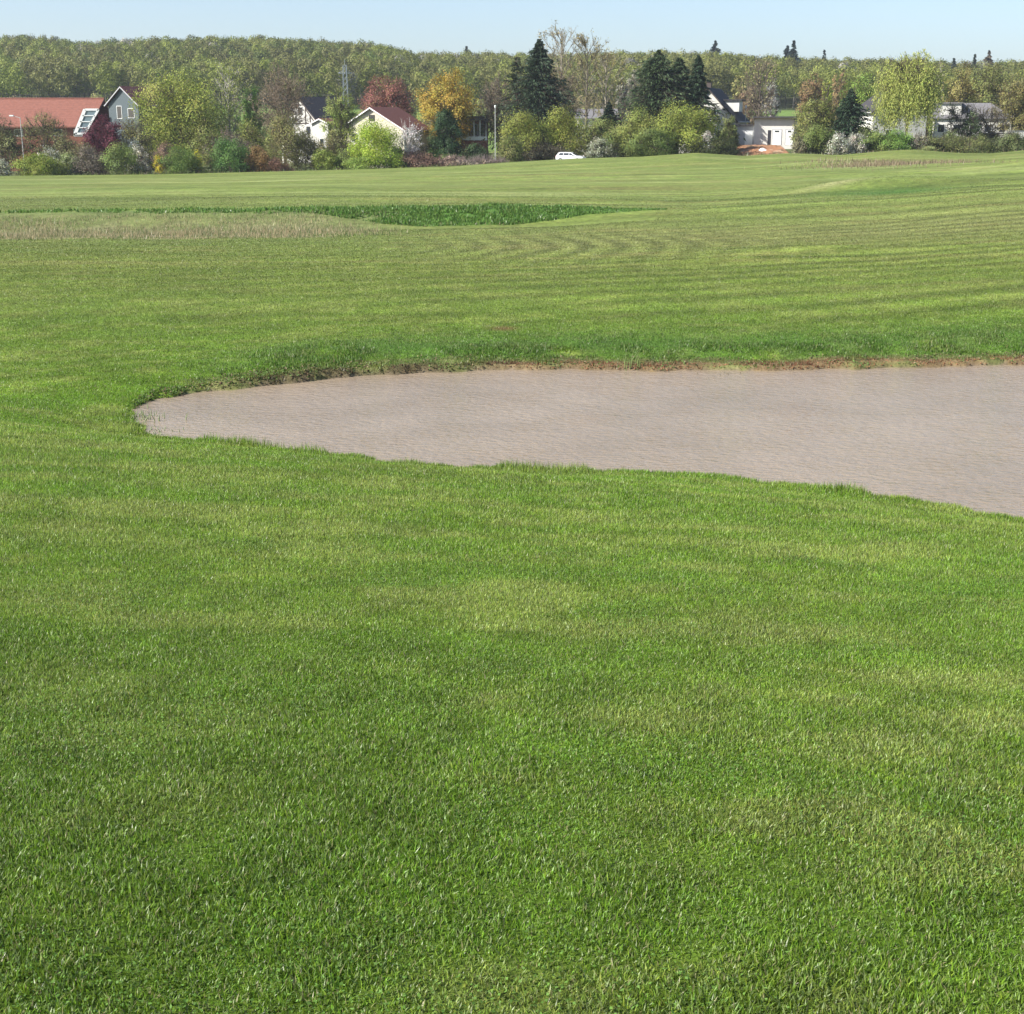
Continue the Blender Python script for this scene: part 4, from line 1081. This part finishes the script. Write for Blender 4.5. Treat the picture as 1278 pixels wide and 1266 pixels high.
# left edge
broadleaf('tree','loose olive green tree before the red tiled roof','tree',52,142,219,62,(.12,.125,.042),cb=.12,leaves=2600,twigness=900,size=.13,seed=1)
broadleaf('tree','thin greyish tree cut off by the left edge','tree',-2,140,218,46,(.125,.115,.055),cb=.1,leaves=1500,twigness=700,size=.12,seed=2)
shrub('shrub','white flowering bush at the very left edge',0,199,212,26,(.24,.25,.16),mix=WHT,mixp=.35,leaves=1500)
shrub('shrub','round bright yellow green bush at the left foot of the hedge',48,193,209.5,64,(.135,.165,.026),leaves=4600,seed=4)
shrub('shrub','grey green bush with white blossom behind the round yellow green bush',62,184,214,40,(.13,.15,.07),mix=WHT,mixp=.40,leaves=2200,seed=5)
shrub('shrub','dull green bush with pale tips right of the round yellow green bush',86,192,213,34,(.12,.145,.05),mix=(.3,.32,.2),mixp=.15,seed=6)
broadleaf('tree','dark purple leaved plum tree before the blue grey house','tree',127,143,219,52,(.085,.022,.032),cb=.12,leaves=5600,size=.15,bark=(.05,.035,.035),seed=7,jit=.3)
shrub('shrub','leafless grey brown bush under the purple plum tree',112,184,212,46,(.135,.115,.085),leaves=900,twigness=900,bark=(.15,.125,.105),seed=8)
shrub('shrub','broad mid green bush below the purple plum tree',152,180,211,54,(.105,.135,.036),leaves=3800,seed=9)
shrub('shrub','white blossoming bush under the left side of the big yellow green tree',172,180,215,30,(.2,.19,.12),mix=WHT,mixp=.4,leaves=1600,seed=10)
broadleaf('tree','large broad yellow green tree, widest crown left of the half timbered house','tree',222,95,226,124,YG,cb=.10,leaves=11500,size=.19,twigs=420,twigness=500,lobes=17,stems=3,seed=11,rt=.2)
shrub('shrub','pinkish flowering bush at the foot of the big yellow green tree',206,179,213,34,(.22,.15,.11),leaves=1500,twigness=300,seed=12)
shrub('forsythia_shrub','small bright yellow forsythia below the pinkish bush',197,192,209,15,(.36,.30,.02),leaves=420,seed=13,size=.11)
shrub('shrub','leafy green bush between the two yellow forsythias',226,184,210,62,(.095,.14,.032),leaves=4200,seed=14)
shrub('forsythia_shrub','yellow flowering forsythia tips left of the dark green bush',245,187,211.5,17,(.36,.32,.03),leaves=700,seed=15,size=.11)
shrub('shrub','dark green dense bush beside the orange brown bush',287,172,210,56,(.060,.115,.026),leaves=4600,seed=16)
shrub('shrub','leafless grey purple bush behind the dark green dense bush',284,163,216,66,(.13,.105,.075),leaves=1300,twigness=1500,bark=(.14,.11,.095),seed=17)
poplar('birch_tree','slim birch with pale trunk and fresh green tips beside the big yellow green tree',283,88,229,36,(.19,.22,.05),leaves=2200,bark=(.36,.34,.30),seed=18)
broadleaf('tree','fresh green tree between the birch and the bare brown tree','tree',312,108,232,38,(.095,.165,.036),cb=.1,leaves=3600,size=.16,seed=19)
shrub('shrub','yellow green bush under the fresh green tree',312,152,222,48,(.15,.17,.042),leaves=2600,twigness=300,seed=20)
broadleaf('bare_tree','brown leafless tree before the half timbered house','tree',352,84,228,68,(.17,.135,.075),cb=.25,leaves=1600,size=.11,twigs=420,twigness=2000,bark=(.165,.130,.095),lobes=13,seed=21)
shrub('shrub','orange brown low bush right of the dark green bush',322,184,210,36,(.16,.10,.04),leaves=2400,twigness=400,bark=(.16,.09,.05),seed=22)
shrub('shrub','large olive brown bush before the half timbered house',356,144,214,70,(.135,.135,.045),leaves=4400,twigness=1600,bark=(.13,.105,.075),seed=23,cb=.05)
shrub('shrub','low dark reddish twig bush beside the orange brown bush',345,198,209,34,(.12,.07,.045),leaves=900,twigness=500,bark=(.14,.08,.06),seed=24)
shrub('shrub','small yellow green bush before the small annexe',407,188,211,40,(.14,.175,.034),leaves=2400,seed=25)
broadleaf('tree','light green tree left of the cream house','tree',424,112,218,50,(.155,.185,.048),cb=.14,leaves=4200,size=.15,twigness=700,seed=26,jit=.25)
shrub('shrub','brownish bush between the annexe and the lime green bush',418,166,214,46,(.135,.125,.05),leaves=1900,twigness=700,seed=27)
broadleaf('copper_beech','reddish brown leafing beech behind the cream house','tree',482,95,246,76,(.165,.068,.055),cb=.2,leaves=5200,size=.16,twigness=1600,bark=(.13,.075,.06),mix=(.16,.10,.05),mixp=.25,lobes=13,seed=28)
shrub('shrub','bright lime green conical bush before the cream house',467,151,210,70,LIME,leaves=7600,shape='dome',cb=.0,seed=29,size=.15)
broadleaf('magnolia_tree','white flowering magnolia at the right corner of the cream house','tree',510,150,212,36,(.52,.49,.48),cb=.2,leaves=230,size=.15,twigs=120,twigness=500,bark=(.42,.38,.36),seed=30)
broadleaf('maple_tree','orange yellow flowering maple above the dark evergreen','tree',560,89,230,78,(.27,.185,.032),cb=.16,leaves=8800,size=.17,twigs=340,mix=(.22,.19,.04),mixp=.3,lobes=14,seed=31,twigness=300)
broadleaf('evergreen_tree','dark broad evergreen under the orange maple','tree',556,136,217,48,(.026,.050,.018),cb=.02,leaves=6200,size=.16,shape='dome',seed=32)
shrub('hedge','clipped green hedge running below the dark evergreen',548,189,213,56,(.085,.15,.035),cat='hedge',leaves=3000,seed=33,depth=2.2,clump=.08)
shrub('shrub','dry reddish brown bramble right of the lime green bush',525,190,210,54,(.135,.085,.06),leaves=1300,twigness=900,bark=(.15,.095,.08),seed=34)
shrub('shrub','pinkish grey dead bramble below the clipped hedge',566,195,210,40,(.21,.16,.125),leaves=900,twigness=700,bark=(.19,.14,.12),seed=35)
shrub('hedge','low dark hedge under the white balcony',594,181,214,42,(.040,.065,.024),cat='hedge',leaves=2600,seed=36,depth=2.5)
shrub('shrub','purple grey mound of dead stems left of the lamp post foot',602,198,208.5,66,(.17,.135,.105),leaves=900,twigness=900,bark=(.17,.135,.125),seed=37)
broadleaf('bare_tree','brown leafless tree right of the orange maple','tree',622,92,232,54,(.135,.115,.065),cb=.2,leaves=2000,size=.12,twigness=2000,bark=(.13,.105,.085),seed=38)
spruce('pine_tree','thin sparse dark pine left of the tallest spruce',645,70,228,56,(.045,.062,.030),seed=39,n=210,cb=.12,per=12)
spruce('spruce_tree','tallest dark spruce left of the lone white car',673,49,226,63,(.042,.066,.035),seed=40,n=820,cb=.2)
broadleaf('bare_tree','brownish twiggy tree at the right side of the tallest spruce','tree',698,88,236,52,(.15,.12,.06),cb=.15,leaves=2600,size=.12,twigness=1800,bark=(.14,.11,.085),seed=41)
poplar('poplar_tree','tall bare poplar right of the tallest spruce, its twigs above the skyline',701,40,252,46,(.19,.165,.085),leaves=1500,seed=42)
poplar('poplar_tree','bare poplar with clear dark trunk above the grey roof',733,52,250,46,(.19,.165,.075),leaves=2200,seed=43,bark=(.15,.13,.10))
poplar('poplar_tree','budding yellowish poplar left of the white blossoming trees',757,72,258,44,(.185,.17,.06),leaves=2600,seed=44)
broadleaf('tree','pale feathery blossoming tree on the slope, lower of the two','tree',777,94,300,18,(.20,.19,.155),cb=.2,leaves=1500,size=.11,seed=45)
broadleaf('tree','pale feathery blossoming tree on the slope, beside the big spruce','tree',792,88,304,26,(.20,.19,.15),cb=.2,leaves=1900,size=.11,seed=46)
shrub('hedge','tall yellow green hedge bush right of the lamp post',652,141,219,66,(.165,.185,.038),cat='hedge',leaves=6000,twigness=400,depth=6,seed=47)
shrub('hedge','yellow green hedge bush behind the lone white car',703,137,220,70,(.170,.185,.036),cat='hedge',leaves=6400,twigness=400,depth=6,seed=48)
shrub('hedge','olive hedge bush below the grey roof',752,150,219,64,(.130,.150,.042),cat='hedge',leaves=5200,twigness=400,depth=5,seed=49)
shrub('hedge','dark leafless hedge base behind the lone white car',672,180,217.5,90,(.075,.07,.04),depth=4,cat='hedge',leaves=2200,twigness=900,seed=50)
spruce('yew_tree','small dark conical yew before the grey roof',760,127,221,30,(.026,.045,.026),seed=51,n=300,cb=.0)
shrub('shrub','white blossoming bush at the right end of the white car',752,174,216,44,(.17,.18,.12),mix=WHT,mixp=.10,leaves=2200,seed=52)
spruce('spruce_tree','broad dark spruce, largest of the three above the yellow green hedge',822,62,222,92,(.052,.080,.034),seed=53,n=900,cb=.2)
spruce('spruce_tree','dark spruce in the middle of the three above the yellow green hedge',848,72,227,64,(.050,.077,.034),seed=54,n=560,cb=.2)
spruce('spruce_tree','narrow dark spruce beside the chimney of the steep roofed house',872,69,221,44,(.036,.062,.032),seed=55,n=460,cb=.2)
shrub('hedge','yellow green hedge bush under the broad dark spruce',800,137,215,62,(.145,.165,.040),cat='hedge',leaves=5200,twigness=300,seed=56)
shrub('hedge','bright yellow green hedge bush before the steep roofed house',858,131,213,92,(.155,.180,.034),cat='hedge',leaves=8200,twigness=300,seed=57)
shrub('hedge','dark green hedge bush at the foot of the three spruces',815,160,211,70,(.085,.115,.032),cat='hedge',leaves=4600,seed=58)
shrub('hedge','low dark hedge casting shade left of the earth bank',888,170,210,62,(.055,.065,.026),cat='hedge',leaves=3600,seed=59)
shrub('shrub','small white blossoming bush in the hedge before the steep roofed house',884,164,209.5,20,(.30,.28,.24),mix=WHT,mixp=.4,leaves=900,seed=60)
shrub('shrub','loose green bush before the right corner of the steep roofed house',912,142,216,24,(.125,.14,.05),leaves=2400,twigness=400,seed=61)
# right half
broadleaf('tree','pale yellow budding tree on the slope behind the shed','tree',924,91,300,22,(.26,.25,.10),cb=.1,leaves=2000,size=.13,seed=62)
broadleaf('bare_tree','brownish bush like tree on the slope left of the bare trunk','tree',937,103,296,34,(.145,.105,.065),cb=.05,leaves=2200,size=.13,twigness=700,seed=63)
poplar('bare_tree','bare tree with dark trunk rising behind the garage roof',950,82,250,44,(.2,.17,.09),leaves=900,seed=64,bark=(.11,.09,.075))
broadleaf('tree','white blossoming tree right of the bare trunk behind the garage','tree',964,98,290,24,(.27,.26,.24),cb=.1,leaves=1300,size=.12,seed=65)
broadleaf('tree','wide olive tree right of the garage','tree',1022,122,220,66,(.135,.150,.042),cb=.05,leaves=5600,size=.15,twigness=900,lobes=13,seed=66,shape='dome')
broadleaf('bare_tree','brown tinged budding tree above the wide olive tree','tree',1017,92,270,42,(.17,.115,.055),cb=.1,leaves=3000,size=.14,twigness=700,seed=67)
broadleaf('tree','small lime green tree beside the brown tinged tree','tree',1033,100,264,16,(.20,.235,.04),cb=.1,leaves=1300,size=.12,seed=68)
broadleaf('tree','orange brown tree behind the small lime green tree','tree',1050,88,284,26,(.20,.14,.07),cb=.1,leaves=1700,size=.13,twigness=400,seed=69)
broadleaf('tree','fresh green tree left of the willow','tree',1078,92,250,58,(.125,.175,.036),cb=.08,leaves=5200,size=.16,seed=70)
spruce('spruce_tree','stout dark spruce left of the white gabled house by the willow',1062,111,218,52,(.034,.062,.030),seed=71,n=520,cb=.03)
shrub('shrub','mid green bush below the wide olive tree',1024,158,212,48,(.105,.135,.038),leaves=3400,seed=72)
shrub('shrub','leafless grey bush at the right end of the earth bank',1002,172,212,28,(.13,.125,.075),leaves=1000,twigness=500,seed=73)
shrub('shrub','white blossoming bush below the stout spruce, left one',1048,168,210.5,34,(.22,.22,.16),mix=WHT,mixp=.35,leaves=1900,seed=74)
shrub('shrub','white blossoming bush below the stout spruce, right one',1070,167,211.5,30,(.22,.22,.17),mix=WHT,mixp=.33,leaves=1700,seed=75)
shrub('hedge','trimmed green hedge left of the willow trunk',1098,166,212,58,(.095,.13,.034),cat='hedge',leaves=4200,seed=76)
willow('willow_tree','large drooping yellow green willow before the white gabled house',1138,64,220,96,(.175,.195,.050))
shrub('hedge','bright green hedge piece at the foot of the willow',1122,164,210.5,44,(.10,.165,.034),cat='hedge',leaves=3000,seed=77)
shrub('shrub','grey leafless bush with pale flowers right of the willow trunk',1150,168,210.5,34,(.17,.16,.12),leaves=1200,twigness=600,seed=78)
shrub('hedge','long brownish green hedge before the long white house',1195,172,212,86,(.105,.115,.040),cat='hedge',leaves=5600,twigness=500,seed=79)
shrub('hedge','dull green hedge end beside the dark carport',1222,170,213,40,(.100,.120,.040),cat='hedge',leaves=3000,seed=80)
shrub('hedge','dark hedge at the far right edge before the white wall',1266,168,211,48,(.075,.090,.034),cat='hedge',leaves=3600,twigness=300,seed=81)
shrub('shrub','pale flowering bush at the far right edge above the dark hedge',1262,163,215,26,(.22,.21,.16),mix=WHT,mixp=.2,leaves=1300,seed=82)
broadleaf('bare_tree','thin leafless tree before the long white house roof','tree',1200,126,222,46,(.12,.12,.05),cb=.3,leaves=600,size=.12,twigness=500,seed=83)
broadleaf('tree','broad orange tinged olive tree right of the willow','tree',1200,84,262,62,(.165,.145,.048),cb=.1,leaves=5200,size=.17,twigness=700,lobes=12,seed=84)
broadleaf('tree','broad olive green tree above the long white house','tree',1243,82,258,74,(.140,.150,.048),cb=.1,leaves=6400,size=.17,twigness=900,lobes=13,seed=85)
broadleaf('tree','brownish olive tree at the right edge','tree',1272,98,236,52,(.150,.135,.048),cb=.06,leaves=4200,size=.16,twigness=900,seed=86)
poplar('poplar_tree','pale thin poplar trunk between the willow and the orange tinged tree',1174,76,256,14,(.2,.19,.1),leaves=300,n=90,tw=200,seed=87,bark=(.3,.28,.22))
# fillers of the hedge line, each its own bush
shrub('shrub','tall olive bush under the eave of the red tiled hall, nearest the left edge',6,160,217.5,64,(.125,.135,.05),leaves=2600,twigness=700,seed=101)
shrub('shrub','olive brown bush below the small windows of the red tiled hall',84,170,217,56,(.125,.125,.05),leaves=2400,twigness=900,seed=102)
shrub('shrub','brown green bush left of the purple plum trunk',106,180,214,44,(.125,.12,.055),leaves=2000,twigness=600,seed=103)
shrub('shrub','tall brownish bush between the purple plum and the big yellow green tree',166,150,220,54,(.155,.150,.055),leaves=2800,twigness=900,seed=104)
shrub('shrub','yellow green lower branches bush at the right of the big yellow green tree',262,160,217,60,(.14,.155,.042),leaves=3200,twigness=500,seed=105)
shrub('shrub','thick olive bush before the lower walls of the half timbered house',380,168,217,52,(.13,.14,.046),leaves=3000,twigness=600,seed=106)
shrub('shrub','dim green bush at the left foot of the lime green bush',436,186,212,44,(.11,.14,.04),leaves=2400,seed=107)
shrub('shrub','small olive bush at the right foot of the lime green bush',498,186,212,34,(.12,.125,.05),leaves=1700,twigness=400,seed=108)
shrub('shrub','dark twiggy bush before the shaded wall of the cream house',520,170,216,36,(.10,.095,.05),leaves=1500,twigness=700,seed=109)
shrub('shrub','olive bush beside the lamp post foot',636,170,212,40,(.12,.135,.04),leaves=2400,twigness=400,seed=110)
shrub('shrub','low green growth at the foot of the lime green bush',458,195,208.8,66,(.13,.18,.035),leaves=2600,seed=120)
shrub('hedge','wide olive hedge bush between the car and the three spruces',778,158,217,60,(.13,.155,.045),cat='hedge',leaves=4200,twigness=300,seed=111)
shrub('shrub','tall leafy bush covering the lower gable of the steep roofed house',874,152,217,46,(.13,.155,.04),leaves=3200,twigness=300,seed=112)
shrub('shrub','olive bush right of the garage wall',1010,158,216,40,(.125,.14,.045),leaves=2600,twigness=500,seed=113)
shrub('shrub','dull olive bush under the stout spruce',1078,160,216,40,(.11,.13,.045),leaves=2600,seed=114)
shrub('shrub','green bush before the left part of the long white house',1188,166,217,40,(.11,.135,.045),leaves=2600,twigness=500,seed=115)
broadleaf('evergreen_tree','dark green small tree before the middle of the long white house','tree',1214,138,219,26,(.07,.10,.04),leaves=1100,cb=.1,seed=116,size=.14)
broadleaf('bare_tree','brown twiggy tree before the right end of the long white house','tree',1236,132,224,54,(.14,.125,.06),cb=.15,leaves=700,size=.12,twigness=800,seed=117)
shrub('hedge','brown green hedge piece between the willow and the long hedge',1160,172,211,50,(.115,.125,.045),cat='hedge',leaves=3000,twigness=300,seed=118)
shrub('hedge','dark shaded hedge piece right of the carport',1250,170,213,34,(.06,.07,.03),cat='hedge',leaves=2200,seed=119)
# skyline conifers on the ridge; right-hand ones have haze mixed into their colour
spruce('spruce_tree','lone skyline conifer above the chimney of the steep roofed house',893,51,640,14,(.04,.058,.05),seed=88,n=150)
spruce('spruce_tree','tall skyline conifer, right one of the pair above the garage',991,51,600,15,(.034,.052,.045),seed=89,n=200)
spruce('spruce_tree','skyline conifer, left one of the pair above the garage',983,57,604,15,(.034,.052,.045),seed=90,n=180)
spruce('spruce_tree','small skyline conifer right of the pair above the garage',1029,62,620,8,(.04,.056,.05),seed=91,n=120)
spruce('spruce_tree','tiny skyline conifer above the orange maple',582,58,650,9,(.04,.056,.05),seed=92,n=120)
spruce('spruce_tree','skyline conifer right above the orange tinged olive tree',1191,73,560,13,(.06,.08,.06),seed=93,n=150)
spruce('spruce_tree','skyline conifer above the broad olive tree, left of the reddish one',1217,68,560,12,(.06,.08,.06),seed=94,n=150)
spruce('spruce_tree','reddish brown skyline conifer near the right edge',1235,63,570,11,(.12,.10,.07),seed=95,n=150)

# ------------------------------------------------------------------ water's edge details
def reeds(px, row, n, h, spread, label, name='reed_clump', seed=0, colr=(.12,.16,.05)):
    rng = RS(seed); c = on_water(px,row)
    root = empty(name,(c[0],c[1],WATER-.05)); tag(root,label,'reeds')
    b = MB()
    for i in range(n):
        x,y = rng.normal(0,spread,2); hh = h*rng.uniform(.5,1.1); lx,ly = rng.normal(0,.12,2)*hh
        p = np.array([x,y,0]); q = np.array([x+lx*.4,y+ly*.4,hh*.6]); r = np.array([x+lx*1.6,y+ly*1.6,hh])
        b.bar(p,q,.007,.006,4); b.bar(q,r,.006,.002,4)
    o = b.build('stalks',mat('reed',colr,.7),root)
reeds(787,461,14,.34,.08,'green reed tuft standing at the middle of the far bank',seed=1)
reeds(917,467,4,.09,.22,'short dark stubs poking from the water right of the reed tuft',seed=2,colr=(.06,.06,.035))
reeds(878,467,3,.10,.18,'short dark stubs poking from the water just beside the reed tuft',seed=3,colr=(.06,.06,.035))
reeds(165,523,95,.13,.26,'pale sedge at the left tip of the pond',seed=4,colr=(.20,.24,.12))
reeds(186,541,60,.10,.20,'pale sedge on the near shore of the pond tip',seed=5,colr=(.20,.24,.13))

# ------------------------------------------------------------------ sky, sun, air, camera
w = bpy.data.worlds.new('World'); SC.world = w; w.use_nodes = True
nt = w.node_tree; bg = nt.nodes['Background']
sky = nt.nodes.new('ShaderNodeTexSky'); sky.sky_type = 'NISHITA'; sky.sun_disc = False
el = math.asin(SUN[2]); az = math.atan2(SUN[0],SUN[1])
sky.sun_elevation = el; sky.sun_rotation = az % (2*math.pi)
sky.air_density = .8; sky.dust_density = 1.5; sky.ozone_density = 1.8; sky.altitude = 200
nt.links.new(sky.outputs[0], bg.inputs[0]); bg.inputs[1].default_value = .086
sl = bpy.data.lights.new('sun','SUN'); sl.energy = 4.4; sl.angle = math.radians(.53); sl.color = (1,.955,.88)
so = bpy.data.objects.new('sun', sl); COL.objects.link(so)
from mathutils import Vector
so.rotation_euler = Vector((-SUN[0],-SUN[1],-SUN[2])).to_track_quat('-Z','Y').to_euler()

HAZE = 0.00014
if HAZE:
    hz = MB(); hz.box(-1000,-60,-130,1000,4100,90)
    m = bpy.data.materials.new('air'); m.use_nodes = True; n = m.node_tree.nodes
    n.remove(n['Principled BSDF']); v = n.new('ShaderNodeVolumePrincipled'); v.inputs['Color'].default_value = (.80,.88,1,1); v.inputs['Density'].default_value = HAZE
    v.inputs['Anisotropy'].default_value = .2
    m.node_tree.links.new(v.outputs[0], n['Material Output'].inputs['Volume'])
    kind(hz.build('haze', m), 'stuff', 'thin bluish spring haze')

cd = bpy.data.cameras.new('camera'); co = bpy.data.objects.new('camera', cd); COL.objects.link(co)
cd.sensor_width = 36; cd.angle = 2*math.atan(639/1755.0); cd.clip_start = .05; cd.clip_end = 20000
co.location = (0,0,EYE); co.rotation_euler = (math.pi/2-PITCH,0,0)
SC.camera = co
SC.render.engine = 'CYCLES'
SC.view_settings.view_transform = 'Standard'; SC.view_settings.look = 'None'; SC.view_settings.gamma = 1
SC.view_settings.exposure = 1.22
SC.cycles.use_denoising = True
SC.cycles.max_bounces = 6; SC.cycles.volume_bounces = 0; SC.cycles.transparent_max_bounces = 4
